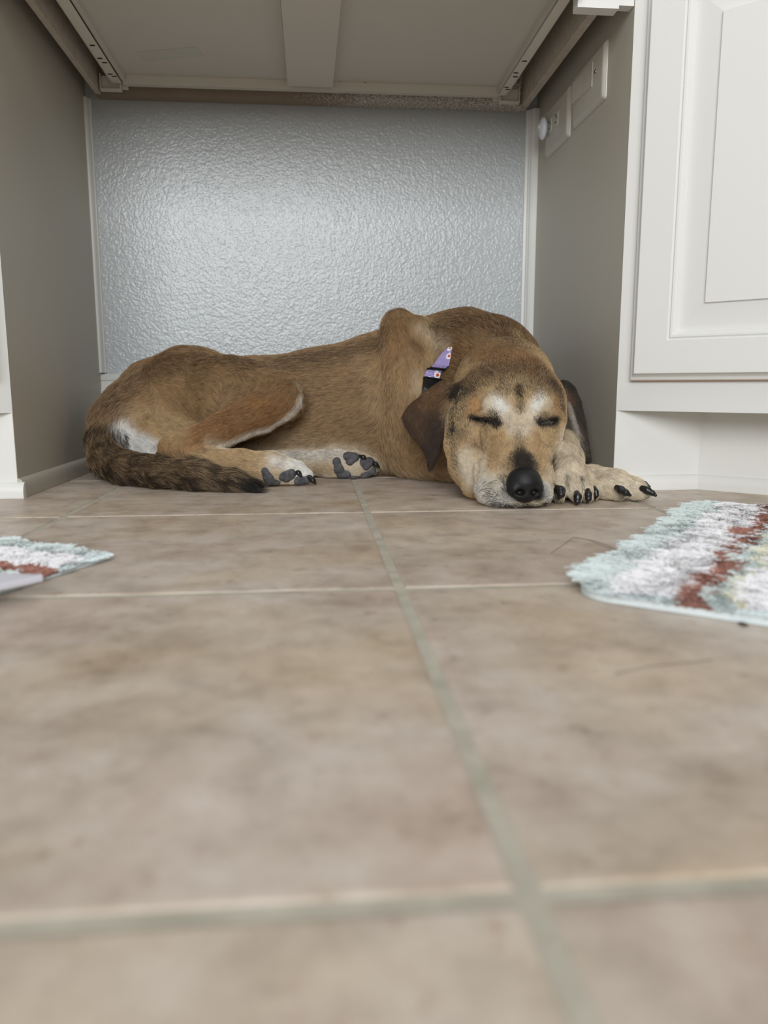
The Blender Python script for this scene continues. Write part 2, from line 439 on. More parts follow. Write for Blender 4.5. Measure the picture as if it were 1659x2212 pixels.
# ------------------------------------------------------------------ switch, outlet, plug-in on the right hand side panel
def plate(y0, y1, z0, z1, name, label, cat):
    t = empty(name, (XR, (y0 + y1) / 2, (z0 + z1) / 2), label, cat)
    bm = bmesh.new()
    def rr(i, x):
        pts = []
        r = 0.004
        for cy, cz, a0 in ((y0 + r + i, z0 + r + i, 180), (y1 - r - i, z0 + r + i, 270), (y1 - r - i, z1 - r - i, 0), (y0 + r + i, z1 - r - i, 90)):
            for k in range(4):
                a = math.radians(a0 + k * 30); pts.append(bm.verts.new((x, cy + r * math.cos(a), cz + r * math.sin(a))))
        return pts
    R_ = [rr(0, XR - 0.0002), rr(0.0004, XR - 0.0014), rr(0.0030, XR - 0.0044), rr(0.0055, XR - 0.0061), rr(0.0085, XR - 0.0068)]
    for a, b in zip(R_, R_[1:]):
        for k in range(16): bm.faces.new((a[k], a[(k + 1) % 16], b[(k + 1) % 16], b[k]))
    bm.faces.new(R_[-1])
    obj('cover_plate', bm, M_plate, t)
    return t
XP = XR - 0.0068
sw = plate(1.344, 1.503, 0.643, 0.737, 'light_switch', 'wide cover plate with a rocker switch on the side panel, nearest the cabinet door', 'light switch')
bm = bmesh.new(); box(bm, XP - 0.0012, XP + 0.001, 1.398, 1.494, 0.6805, 0.7205); obj('switch_frame', bm, M_plate, sw, bevel=0.0008)
bm = bmesh.new()
vs = [bm.verts.new(q) for q in ((XP - 0.0010, 1.402, 0.683), (XP - 0.0010, 1.402, 0.718), (XP - 0.0022, 1.447, 0.718), (XP - 0.0022, 1.447, 0.683), (XP - 0.0052, 1.490, 0.718), (XP - 0.0052, 1.490, 0.683))]
bm.faces.new((vs[0], vs[1], vs[2], vs[3])); bm.faces.new((vs[3], vs[2], vs[4], vs[5]))
vb = [bm.verts.new((XP, 1.490, 0.718)), bm.verts.new((XP, 1.490, 0.683)), bm.verts.new((XP, 1.402, 0.718)), bm.verts.new((XP, 1.402, 0.683))]
bm.faces.new((vs[4], vb[0], vb[1], vs[5])); bm.faces.new((vs[1], vb[2], vb[0], vs[4], vs[2])); bm.faces.new((vs[0], vs[3], vs[5], vb[1], vb[3]))
obj('rocker', bm, M_plate, sw)
for y in (1.383, 1.4975):
    bm = bmesh.new(); bmesh.ops.create_cone(bm, cap_ends=True, segments=14, radius1=0.0034, radius2=0.003, depth=0.0012, matrix=Matrix.Translation((XP - 0.0006, y, 0.699)) @ Matrix.Rotation(-math.pi / 2, 4, 'Y'))
    s_ = obj('screw', bm, M_screw, sw)
    bm = bmesh.new(); box(bm, XP - 0.0016, XP - 0.0011, y - 0.0028, y + 0.0028, 0.6985, 0.6995); obj('screw_slot', bm, M_dark, s_)

ot = plate(1.528, 1.676, 0.638, 0.732, 'wall_outlet', 'cover plate with a duplex outlet on the side panel, deeper in the knee space', 'outlet')
for yc in (1.598, 1.640):
    bm = bmesh.new()
    pts = []
    for k in range(24):
        a = 2 * math.pi * k / 24
        pts.append((max(-0.0125, min(0.0125, 0.0165 * math.cos(a))), 0.0165 * math.sin(a)))
    for x0, sc in ((XP - 0.0018, 1.0),):
        f0 = [bm.verts.new((XP + 0.001, yc + a * 1.05, 0.692 + b)) for a, b in pts]
        f1 = [bm.verts.new((x0, yc + a, 0.692 + b * 0.97)) for a, b in pts]
        for k in range(24): bm.faces.new((f0[k], f0[(k + 1) % 24], f1[(k + 1) % 24], f1[k]))
        bm.faces.new(f1)
    rc = obj('receptacle', bm, M_plate, ot)
    for dz in (-0.0065, 0.0065):
        bm = bmesh.new(); box(bm, XP - 0.0021, XP - 0.0015, yc - 0.0038, yc + 0.0038, 0.692 + dz - 0.0009, 0.692 + dz + 0.0009); obj('contact_slot', bm, M_dark, rc)
    bm = bmesh.new(); box(bm, XP - 0.0021, XP - 0.0015, yc - 0.0105, yc - 0.007, 0.690, 0.694); obj('ground_hole', bm, M_dark, rc)
pg = empty('plug_in', (XP - 0.002, 1.655, 0.692), 'small white oval plug-in with a button, pushed into the outlet', 'plug-in')
bm = bmesh.new()
bmesh.ops.create_uvsphere(bm, u_segments=32, v_segments=16, radius=1.0, matrix=Matrix.Translation((XP - 0.0105, 1.655, 0.691)) @ Matrix.Diagonal((0.0085, 0.017, 0.022, 1)))
obj('housing', bm, M_plug, pg, smooth=True)
bm = bmesh.new()
bmesh.ops.create_uvsphere(bm, u_segments=24, v_segments=12, radius=1.0, matrix=Matrix.Translation((XP - 0.0172, 1.657, 0.694)) @ Matrix.Diagonal((0.0042, 0.009, 0.0065, 1)))
obj('button', bm, M_plug, pg, smooth=True)
bm = bmesh.new()
bmesh.ops.create_cone(bm, cap_ends=False, segments=24, radius1=1.0, radius2=1.0, depth=1.0, matrix=Matrix.Translation((XP - 0.0166, 1.657, 0.694)) @ Matrix.Diagonal((0.0022, 0.0098, 0.0073, 1)) @ Matrix.Rotation(math.pi / 2, 4, 'Y'))
obj('button_gap', bm, M_dark, pg)
bm = bmesh.new(); box(bm, XP - 0.004, XP - 0.0019, 1.650, 1.662, 0.684, 0.700); obj('base', bm, M_plug, pg)

# ------------------------------------------------------------------ strands
def strands(name, pts, radii, cols, m, parent):
    """pts (n,k,3), radii (k,) or (n,k), cols (n,3)"""
    n, k, _ = pts.shape
    cu = bpy.data.hair_curves.new(name)
    cu.add_curves([k] * n)
    cu.attributes['position'].data.foreach_set('vector', np.ascontiguousarray(pts, dtype=np.float32).ravel())
    ra = cu.attributes.get('radius') or cu.attributes.new('radius', 'FLOAT', 'POINT')
    rr = np.broadcast_to(np.asarray(radii, dtype=np.float32), (n, k))
    ra.data.foreach_set('value', np.ascontiguousarray(rr).ravel())
    ca = cu.attributes.new('strand_colour', 'FLOAT_COLOR', 'CURVE')
    c4 = np.ones((n, 4), np.float32); c4[:, :3] = cols
    ca.data.foreach_set('color', c4.ravel())
    cu.materials.append(m)
    o = bpy.data.objects.new(name, cu); C.objects.link(o)
    if parent is not None:
        o.parent = parent
        o.matrix_parent_inverse = Matrix.Translation(-Vector(parent.location))
    return o
def strand_mat(name, rough, spec):
    m = mat(name, (128, 128, 128), rough, spec)
    a = N(m, 'ShaderNodeAttribute', attribute_name='strand_colour'); base(m, a.outputs['Color']); return m
M_fur = strand_mat('dog_fur', 0.5, 0.35)
M_pile = strand_mat('mat_pile', 0.85, 0.15)

# value noise (numpy)
def vnoise(p, scale, seed=0):
    q = np.asarray(p, float) * scale + 100 + seed * 17.3
    i = np.floor(q).astype(np.int64); f = q - i; f = f * f * (3 - 2 * f)
    def h(x, y, z):
        n = (x * 374761393 + y * 668265263 + z * 2147483647 + seed * 1274126177) & 0xffffffff
        n = ((n ^ (n >> 13)) * 1274126177) & 0xffffffff
        return ((n ^ (n >> 16)) & 0xffff) / 65535.0
    x, y, z = i[:, 0], i[:, 1], i[:, 2]; fx, fy, fz = f[:, 0], f[:, 1], f[:, 2]
    r = 0
    for a in (0, 1):
        for b in (0, 1):
            for c_ in (0, 1):
                r = r + h(x + a, y + b, z + c_) * (fx if a else 1 - fx) * (fy if b else 1 - fy) * (fz if c_ else 1 - fz)
    return r

# ------------------------------------------------------------------ shaggy bath mats
def shag_mat(corner, u, v_, lu, lv, name, label, stripes, n, ends, hem_col, r=0.035, pile=1.0, hem=0.006):
    corner = np.array(corner, float); u = np.array(u, float); v_ = np.array(v_, float)
    u /= np.linalg.norm(u); v_ /= np.linalg.norm(v_)
    t = empty(name, (*(corner + u * lu / 2 + v_ * lv / 2), 0), label, 'bath mat', 'striped shaggy bath mats')
    poly = []
    for cu_, cv_, a0 in ((r, r, 180), (lu - r, r, 270), (lu - r, lv - r, 0), (r, lv - r, 90)):
        for k in range(9):
            a = math.radians(a0 + k * 11.25)
            p_ = corner + u * (cu_ + r * math.cos(a)) + v_ * (cv_ + r * math.sin(a)); poly.append((p_[0], p_[1]))
    bm = bmesh.new(); prism(bm, poly, 0.0006, hem)
    obj('backing', bm, mat(name + '_backing', hem_col, 0.9, 0.1), t, bevel=hem * 0.25)
    # pile
    a = rng.uniform(0.0, lu, n); b = lv * rng.uniform(0, 1, n) ** ends
    # rounded corners
    qa = np.minimum(a, lu - a); qb = np.minimum(b, lv - b)
    ok = ~((qa < r) & (qb < r) & (np.hypot(r - qa, r - qb) > r - 0.001))
    a, b, qa, qb = a[ok], b[ok], qa[ok], qb[ok]; n = len(a)
    root = np.zeros((n, 3)); root[:, :2] = corner + a[:, None] * u + b[:, None] * v_; root[:, 2] = hem - 0.001
    wob = (vnoise(root, 45, 3) - 0.5) * 0.012 + (vnoise(root, 160, 5) - 0.5) * 0.010
    bb = b + wob
    cols = np.zeros((n, 3))
    for s0, s1, c_ in stripes:
        k = (bb >= s0) & (bb < s1); cols[k] = lin(c_)
    edge = (qa + (vnoise(root, 90, 8) - 0.5) * 0.012 < 0.016)
    cols[edge & (cols[:, 0] > 0.4)] = lin((216, 225, 225))
    cols *= (0.86 + 0.22 * rng.random((n, 1))) * (0.92 + 0.16 * vnoise(root, 120, 9))[:, None]
    cl = vnoise(root, 70, 12)          # tuft lean field
    ang = math.atan2(-u[1], -u[0]) + (vnoise(root, 30, 13) - 0.5) * 3.6 + (vnoise(root, 95, 14) - 0.5) * 3.0
    lean = np.stack([np.cos(ang), np.sin(ang)], 1)
    out = np.zeros((n, 2))
    for q_, d_ in ((a < 0.02, -u), (b < 0.02, -v_), (lu - a < 0.02, u), (lv - b < 0.02, v_)): out[q_] += d_
    ln = (0.012 + 0.006 * cl) * (0.8 + 0.4 * rng.random(n)) * pile
    # the short end lies almost flat so that the hem shows there
    flat = np.clip((qa - 0.004) / 0.03, 0.35, 1)
    ln = ln * (flat if hem > 0.004 else np.clip(qa / 0.02, 0.6, 1))
    jit = rng.normal(0, 0.22, (n, 2))
    hd = lean * 0.55 + out * 0.30 + jit
    K = 5; pts = np.zeros((n, K, 3))
    for k in range(K):
        s = k / (K - 1)
        pts[:, k, :2] = root[:, :2] + hd * (ln * (0.35 * s + 0.65 * s * s))[:, None]
        pts[:, k, 2] = root[:, 2] + ln * (s * 0.95 - 0.50 * s * s)
    f = strands('pile', pts, np.linspace(0.00065, 0.0004, K), np.clip(cols, 0, 1), M_pile, t)
    f['kind'] = 'stuff'
    return t
TEAL, WHT, BRN, YEL = (214, 223, 220), (241, 239, 240), (168, 120, 106), (230, 227, 202)
uR, vR = (0.612, 0.790), (0.790, -0.612)
o_ = np.array([0.222, 0.639]) + (-0.043) * np.array(uR) + 0.012 * np.array(vR)
shag_mat(o_, uR, vR, 0.578, 0.42, 'bath_mat', 'shaggy teal and white striped bath mat at right, lying beside the front paws',
         [(-1, 0.030, TEAL), (0.030, 0.082, WHT), (0.082, 0.103, BRN), (0.103, 0.118, TEAL), (0.118, 0.128, YEL), (0.128, 0.165, WHT), (0.165, 0.178, YEL), (0.178, 0.23, WHT), (0.23, 0.25, BRN), (0.25, 0.30, TEAL), (0.30, 0.36, WHT), (0.36, 0.9, TEAL)], 110000, 1.25, (216, 224, 224))
aL, bL = np.array([-0.845, 0.535]), np.array([-0.40, -0.917])
shag_mat(np.array([-0.2040, 0.780]), aL, bL, 0.60, 0.42, 'bath_mat', 'shaggy teal and white striped bath mat at the left edge, only its corner showing',
         [(-1, 0.030, TEAL), (0.030, 0.080, WHT), (0.080, 0.104, BRN), (0.104, 0.118, TEAL), (0.118, 0.165, WHT), (0.165, 0.178, YEL), (0.178, 0.23, WHT), (0.23, 0.25, BRN), (0.25, 0.9, TEAL)], 80000, 1.25, (214, 221, 221), 0.008, 0.72, 0.003)
# pale slab that overlaps the left mat
zt = 0.021
cA, cB, cC = P(104, 1240, Z=zt), P(0, 1238, Z=zt), P(0, 1262, Z=zt)
e1 = (cB - cA)[:2]; e2 = (cC - cA)[:2]; e1 /= np.linalg.norm(e1); e2 /= np.linalg.norm(e2)
bm = bmesh.new()
p0 = cA[:2]
prism(bm, [tuple(p0), tuple(p0 + e2 * 0.26), tuple(p0 + e2 * 0.26 + e1 * 0.26), tuple(p0 + e1 * 0.26)], 0.0155, zt)
es = [e for e in bm.edges if abs(e.verts[0].co.z - e.verts[1].co.z) > 0.003]
bmesh.ops.bevel(bm, geom=es, offset=0.004, segments=4, affect='EDGES')
tag(obj('flat_slab', bm, mat('pale_grey_slab', (214, 212, 220), 0.45, 0.4), bevel=0.0018), 'thin pale grey slab with a rounded corner lying on the left bath mat', 'slab')

# ------------------------------------------------------------------ implicit-surface modelling
class Field:
    def __init__(self, lo, hi, h):
        self.lo = np.array(lo, float); self.h = h
        self.n = np.ceil((np.array(hi) - self.lo) / h).astype(int) + 1
        self.d = np.full(self.n, 0.06, np.float32)
    def region(self, lo, hi):
        a = np.clip(np.floor((lo - self.lo) / self.h).astype(int), 0, self.n); b = np.clip(np.ceil((hi - self.lo) / self.h).astype(int) + 1, 0, self.n)
        sl = tuple(slice(x, y) for x, y in zip(a, b))
        ax = [self.lo[k] + self.h * np.arange(a[k], b[k]) for k in range(3)]
        g = np.meshgrid(*ax, indexing='ij')
        return sl, np.stack(g, -1)
    def add(self, prim, k=0.012, carve=False):
        lo, hi = prim.bounds(); m = k + 0.02
        sl, g = self.region(lo - m, hi + m)
        if g.size == 0: return
        d2 = prim.dist(g.reshape(-1, 3)).reshape(g.shape[:3]).astype(np.float32)
        a = self.d[sl]
        if carve:
            b = -d2; h_ = np.clip(0.5 - 0.5 * (b - a) / k, 0, 1)
            self.d[sl] = a * h_ + b * (1 - h_) + k * h_ * (1 - h_)
        else:
            h_ = np.clip(0.5 + 0.5 * (a - d2) / k, 0, 1)
            self.d[sl] = a * (1 - h_) + d2 * h_ - k * h_ * (1 - h_)
    def floor(self, z=0.0006):
        sl, g = self.region(self.lo, self.lo + self.h * self.n)
        self.d = np.maximum(self.d, (z - g[..., 2]).astype(np.float32))
    def mesh(self):
        """surface nets"""
        d = self.d; s = d < 0
        cs = np.zeros(tuple(np.array(d.shape) - 1), np.int8)
        cr = [(i, j, k) for i in (0, 1) for j in (0, 1) for k in (0, 1)]
        X, Y, Z = cs.shape
        for i, j, k in cr: cs += s[i:i + X, j:j + Y, k:k + Z]
        act = np.argwhere((cs > 0) & (cs < 8))
        idx = -np.ones(cs.shape, np.int64); idx[tuple(act.T)] = np.arange(len(act))
        acc = np.zeros((len(act), 3)); cnt = np.zeros(len(act))
        for a in cr:
            for ax in range(3):
                if a[ax]: continue
                b = list(a); b[ax] = 1
                da = d[act[:, 0] + a[0], act[:, 1] + a[1], act[:, 2] + a[2]]; db = d[act[:, 0] + b[0], act[:, 1] + b[1], act[:, 2] + b[2]]
                m = (da < 0) != (db < 0)
                t = np.where(m, da / np.where(m, da - db, 1), 0)
                p_ = np.tile(np.array(a, float), (len(act), 1)); p_[:, ax] += t
                acc[m] += p_[m]; cnt[m] += 1
        v_ = self.lo + self.h * (act + acc / cnt[:, None])
        faces = []
        for ax in range(3):
            o1, o2 = [(1, 2), (2, 0), (0, 1)][ax]
            a = [slice(1, -1)] * 3; a[ax] = slice(0, -1); b = [slice(1, -1)] * 3; b[ax] = slice(1, None)
            sa, sb = s[tuple(a)], s[tuple(b)]
            e = np.argwhere(sa != sb); fl = sa[tuple(e.T)]
            e = e + 1; e[:, ax] -= 1
            def I(d1, d2):
                q = e.copy(); q[:, o1] += d1; q[:, o2] += d2; return idx[tuple(q.T)]
            q = np.stack([I(-1, -1), I(0, -1), I(0, 0), I(-1, 0)], 1)
            q[~fl] = q[~fl][:, ::-1]
            faces.append(q)
        f = np.concatenate(faces); f = f[(f >= 0).all(1)]
        return v_, f
class Cone:
    def __init__(self, a, b, ra, rb): self.a, self.b, self.ra, self.rb = np.array(a, float), np.array(b, float), ra, rb
    def bounds(self):
        r = max(self.ra, self.rb); return np.minimum(self.a, self.b) - r, np.maximum(self.a, self.b) + r
    def dist(self, p_):
        ab = self.b - self.a; t = np.clip(((p_ - self.a) @ ab) / max(ab @ ab, 1e-12), 0, 1)
        return np.linalg.norm(p_ - self.a - t[:, None] * ab, axis=1) - (self.ra + (self.rb - self.ra) * t)
class Ell:
    def __init__(self, c_, r, R=None): self.c, self.r, self.R = np.array(c_, float), np.array(r, float), (np.eye(3) if R is None else R)
    def bounds(self): m = self.r.max(); return self.c - m, self.c + m
    def dist(self, p_):
        q = (p_ - self.c) @ self.R; k0 = np.linalg.norm(q / self.r, axis=1); k1 = np.linalg.norm(q / self.r ** 2, axis=1)
        return np.where(k1 > 1e-9, k0 * (k0 - 1) / np.maximum(k1, 1e-9), -self.r.min())
class Slab:
    """a flat, slightly curved flap outlined by 3D points"""
    def __init__(self, pts, th, curl=0.0):
        P_ = np.array(pts, float); self.c = P_.mean(0); self.th = th; self.curl = curl
        u, s_, vt = np.linalg.svd(P_ - self.c); self.R = vt.T
        self.poly = (P_ - self.c) @ self.R[:, :2]; self.P_ = P_
    def bounds(self): return self.P_.min(0) - 0.03, self.P_.max(0) + 0.03
    def dist(self, p_):
        q = (p_ - self.c) @ self.R; x = q[:, :2]; z = q[:, 2] - self.curl * (x[:, 1] ** 2)
        d = np.full(len(x), 1e9); inside = np.zeros(len(x), bool); n = len(self.poly)
        for i in range(n):
            a, b = self.poly[i], self.poly[(i + 1) % n]; e = b - a; w_ = x - a
            t = np.clip((w_ @ e) / max(e @ e, 1e-12), 0, 1); d = np.minimum(d, np.linalg.norm(w_ - t[:, None] * e, axis=1))
            cnd = (a[1] > x[:, 1]) != (b[1] > x[:, 1])
            xi = a[0] + (x[:, 1] - a[1]) / np.where(abs(e[1]) > 1e-12, e[1], 1e-12) * e[0]
            inside ^= cnd & (x[:, 0] < xi)
        sd = np.where(inside, -d, d) + self.th
        return np.hypot(np.maximum(sd, 0), z) - self.th * np.clip(1.0 - 0.25 * np.clip(-sd / 0.03, 0, 1), 0.5, 1) 

def mesh_from(name, v_, f, m, parent, smooth=True):
    me = bpy.data.meshes.new(name)
    me.from_pydata(v_.tolist(), [], f.tolist()); me.update()
    return link(name, me, m, parent, smooth)
def relax(v_, f, it=2, lam=0.5):
    e = np.concatenate([f[:, [0, 1]], f[:, [1, 2]], f[:, [2, 3]], f[:, [3, 0]]]); e = np.concatenate([e, e[:, ::-1]])
    n = len(v_)
    deg = np.bincount(e[:, 0], minlength=n).clip(1)
    for i in range(it):
        for l_ in (lam, -lam * 1.03):
            s_ = np.stack([np.bincount(e[:, 0], weights=v_[e[:, 1], k], minlength=n) for k in range(3)], 1) / deg[:, None]
            v_ = v_ + l_ * (s_ - v_)
    return v_
def normals(v_, f):
    n = np.cross(v_[f[:, 2]] - v_[f[:, 0]], v_[f[:, 3]] - v_[f[:, 1]])
    o = np.zeros_like(v_)
    for k in range(4): np.add.at(o, f[:, k], n)
    return o / np.linalg.norm(o, axis=1).clip(1e-12)[:, None]

# ------------------------------------------------------------------ the dog
dog = empty('dog', (0.0, 1.45, 0.0), 'tan short-haired dog with black muzzle asleep on the tile floor, head resting on its paw', 'dog')

TAN, BROWN, RUST, DARK, CREAM, WHITE, BLACK, GREY, FAWN = (168, 136, 98), (134, 105, 74), (150, 110, 70), (60, 51, 43), (212, 197, 172), (236, 233, 227), (20, 18, 17), (120, 114, 106), (190, 162, 122)
EARC = (84, 62, 44)
prims = []      # (shape, blend, colour, hair flow, hair length)
groups = []     # (blend with the rest, first member, end, carvings)
def group(kg):
    groups.append([kg, len(prims), None, []])
    if len(groups) > 1: groups[-2][2] = len(prims)
def chain(pts, k, col, ln, first_k=None):
    q = [(P(x, y, Y=Y), rad(x, y, Y, r)) for x, y, Y, r in pts]
    for i, (a, b) in enumerate(zip(q, q[1:])):
        fl = b[0] - a[0]
        prims.append((Cone(a[0], b[0], a[1], b[1]), first_k if (i == 0 and first_k) else k, col, fl / np.linalg.norm(fl), ln))
def ball(x, y, Y, rx, ry, rz, k, col, fl, ln):
    s_ = rad(x, y, Y, 1.0)
    prims.append((Ell(P(x, y, Y=Y), (rx * s_, rz * s_, ry * s_)), k, col, np.array(fl, float) / np.linalg.norm(fl), ln))
def groove(pts, k):
    q = [(P(x, y, Y=Y), rad(x, y, Y, r)) for x, y, Y, r in pts]
    for a, b in zip(q, q[1:]): groups[-1][3].append((Cone(a[0], b[0], a[1], b[1]), k))

group(0.02)
# trunk, shoulder to rump
chain([(945, 835, 1.56, 142), (840, 872, 1.56, 146), (700, 892, 1.57, 131), (570, 897, 1.58, 117), (440, 885, 1.585, 112), (345, 890, 1.57, 92), (290, 915, 1.55, 66)], 0.03, TAN, 0.012)
chain([(430, 800, 1.60, 42), (395, 795, 1.60, 36), (330, 840, 1.585, 50), (270, 890, 1.56, 48)], 0.03, BROWN, 0.012)
chain([(400, 840, 1.545, 76), (505, 862, 1.48, 78), (560, 862, 1.46, 66)], 0.04, TAN, 0.012)
# belly and groin
chain([(880, 960, 1.51, 62), (760, 965, 1.51, 55), (660, 955, 1.54, 48)], 0.03, TAN, 0.013)
chain([(300, 950, 1.52, 52), (340, 975, 1.50, 42)], 0.02, WHITE, 0.013)
chain([(345, 945, 1.49, 52), (410, 960, 1.46, 46)], 0.025, FAWN, 0.012)
# neck and the loose skin behind the head
chain([(1090, 835, 1.36, 104), (1050, 800, 1.45, 108), (1000, 800, 1.52, 118), (930, 840, 1.56, 135)], 0.03, BROWN, 0.014)
chain([(1092, 742, 1.50, 42), (1010, 730, 1.54, 50), (950, 742, 1.56, 48)], 0.022, BROWN, 0.014)
chain([(1120, 775, 1.45, 40), (1060, 765, 1.46, 46), (1000, 790, 1.47, 50)], 0.016, BROWN, 0.013)
chain([(1000, 930, 1.36, 80), (940, 950, 1.42, 75), (900, 960, 1.45, 70)], 0.03, TAN, 0.015)
# shoulder hump
group(0.009)
chain([(860, 702, 1.505, 34), (868, 735, 1.49, 47), (878, 790, 1.465, 58), (885, 870, 1.44, 60), (885, 950, 1.43, 58)], 0.018, TAN, 0.012, 0.02)
chain([(905, 715, 1.49, 30), (928, 742, 1.47, 30), (932, 790, 1.45, 30)], 0.018, FAWN, 0.013)
chain([(852, 740, 1.455, 24), (862, 830, 1.425, 26), (880, 930, 1.40, 30)], 0.010, TAN, 0.012)
chain([(905, 760, 1.45, 20), (906, 840, 1.415, 22), (905, 920, 1.395, 26)], 0.010, FAWN, 0.012)
# near thigh and shank
group(0.012)
chain([(470, 855, 1.50, 76), (505, 862, 1.475, 78), (600, 862, 1.43, 53), (608, 868, 1.42, 46)], 0.02, TAN, 0.011, 0.03)
chain([(608, 866, 1.412, 44), (560, 893, 1.392, 41), (480, 930, 1.372, 35), (395, 966, 1.356, 27), (370, 968, 1.353, 24)], 0.010, RUST, 0.009)
chain([(368, 968, 1.353, 24), (430, 987, 1.348, 24), (520, 1004, 1.346, 31), (585, 1011, 1.348, 33)], 0.010, FAWN, 0.008)
chain([(585, 1010, 1.348, 32), (618, 1018, 1.350, 27)], 0.012, CREAM, 0.006)
chain([(600, 1002, 1.356, 20), (640, 1012, 1.352, 16), (662, 1026, 1.348, 13)], 0.006, WHITE, 0.006)
chain([(600, 1024, 1.346, 20), (650, 1033, 1.343, 13)], 0.006, CREAM, 0.006)
# far hind foot
group(0.004)
chain([(560, 1000, 1.475, 25), (650, 997, 1.465, 25), (720, 1000, 1.458, 30)], 0.012, CREAM, 0.008)
chain([(720, 1000, 1.458, 31), (765, 1003, 1.452, 29), (790, 1008, 1.45, 20)], 0.010, CREAM, 0.006)
chain([(740, 990, 1.462, 20), (785, 992, 1.456, 14), (805, 1000, 1.452, 11)], 0.006, CREAM, 0.006)
chain([(570, 955, 1.55, 22), (592, 978, 1.52, 17)], 0.010, CREAM, 0.008)
# tail
group(0.012)
chain([(275, 872, 1.56, 46), (238, 905, 1.53, 39), (224, 950, 1.49, 34), (232, 992, 1.45, 34), (275, 1014, 1.40, 35), (350, 1022, 1.34, 35), (430, 1030, 1.30, 31), (500, 1039, 1.28, 23), (545, 1049, 1.267, 13)], 0.010, (156, 128, 96), 0.018, 0.03)
# head: muzzle to crown
group(0.010)
chain([(1128, 1050, 1.080, 44), (1124, 1010, 1.113, 55), (1119, 970, 1.150, 64), (1114, 925, 1.195, 74), (1104, 872, 1.255, 104), (1090, 838, 1.32, 108)], 0.014, FAWN, 0.006)
chain([(1127, 1000, 1.082, 30), (1120, 955, 1.125, 36), (1117, 915, 1.165, 38), (1113, 868, 1.20, 56), (1108, 828, 1.25, 72)], 0.016, FAWN, 0.006)
chain([(1085, 985, 1.118, 30), (1080, 945, 1.155, 32), (1078, 915, 1.19, 34)], 0.014, FAWN, 0.006)
chain([(1158, 985, 1.118, 26), (1158, 945, 1.155, 30), (1158, 915, 1.19, 32)], 0.014, FAWN, 0.006)
# cheeks
chain([(1028, 1045, 1.155, 32), (1014, 1005, 1.185, 40), (1010, 960, 1.215, 45), (1016, 918, 1.235, 48), (1028, 875, 1.26, 56)], 0.016, FAWN, 0.006)
chain([(1158, 995, 1.16, 30), (1170, 945, 1.205, 38), (1176, 905, 1.225, 40), (1170, 872, 1.25, 50)], 0.016, FAWN, 0.006)
# lips
chain([(1084, 1066, 1.078, 37), (1066, 1056, 1.098, 37), (1058, 1015, 1.128, 34)], 0.010, CREAM, 0.006)
chain([(1164, 1066, 1.074, 29), (1168, 1040, 1.10, 26), (1166, 1005, 1.13, 26)], 0.010, CREAM, 0.006)
chain([(1110, 1083, 1.068, 19), (1150, 1083, 1.066, 17)], 0.012, CREAM, 0.005)
# brows and lids
ball(1068, 876, 1.183, 26, 16, 14, 0.012, CREAM, (-0.4, 0.3, 0.6), 0.006)
ball(1168, 876, 1.180, 23, 15, 14, 0.012, CREAM, (0.4, 0.3, 0.6), 0.006)
chain([(1074, 903, 1.172, 8), (1050, 897, 1.182, 10), (1022, 896, 1.204, 8)], 0.006, FAWN, 0.005)
chain([(1074, 922, 1.172, 7), (1050, 918, 1.184, 9), (1024, 911, 1.205, 7)], 0.006, FAWN, 0.005)
chain([(1168, 904, 1.172, 8), (1186, 900, 1.182, 9), (1204, 900, 1.20, 7)], 0.006, FAWN, 0.005)
chain([(1168, 926, 1.174, 7), (1188, 925, 1.184, 8), (1206, 916, 1.202, 6)], 0.006, FAWN, 0.005)
groove([(1078, 914, 1.158, 8), (1048, 908, 1.168, 6), (1018, 904, 1.195, 4)], 0.004)
groove([(1164, 915, 1.158, 8), (1186, 913, 1.166, 8), (1206, 908, 1.19, 4)], 0.004)
groove([(1046, 940, 1.155, 9), (1030, 975, 1.140, 8), (1026, 1015, 1.118, 7), (1036, 1045, 1.105, 6)], 0.008)
groove([(1121, 905, 1.118, 10), (1122, 870, 1.138, 9), (1120, 840, 1.17, 6)], 0.012)
groove([(1200, 1000, 1.12, 7), (1192, 970, 1.145, 6), (1196, 940, 1.17, 5)], 0.006)
# ears
group(0.009)
earL = [(985, 834, 1.262), (962, 830, 1.275), (945, 834, 1.285), (918, 850, 1.29), (885, 876, 1.295), (868, 900, 1.295), (876, 924, 1.29), (892, 946, 1.285), (912, 966, 1.28), (922, 990, 1.272), (925, 1010, 1.268), (931, 1020, 1.266), (940, 1004, 1.266), (953, 980, 1.264), (960, 950, 1.262), (964, 915, 1.26), (974, 878, 1.258), (988, 852, 1.258)]
prims.append((Slab([P(a, b, Y=Y) for a, b, Y in earL], 0.0052, 2.2), 0.012, EARC, np.array([-0.45, 0.0, -0.9]), 0.007))
chain([(992, 842, 1.262, 12), (960, 842, 1.272, 12), (925, 858, 1.28, 8)], 0.012, EARC, 0.007)
earR = [(1206, 822, 1.285), (1226, 820, 1.29), (1240, 834, 1.30), (1250, 868, 1.30), (1258, 910, 1.285), (1268, 952, 1.265), (1278, 982, 1.25), (1278, 996, 1.245), (1270, 1001, 1.24), (1260, 994, 1.24), (1252, 962, 1.245), (1240, 925, 1.25), (1228, 890, 1.255), (1216, 858, 1.262)]
prims.append((Slab([P(a, b, Y=Y) for a, b, Y in earR], 0.0050, 0.0), 0.010, DARK, np.array([0.35, 0.0, -0.93]), 0.006))
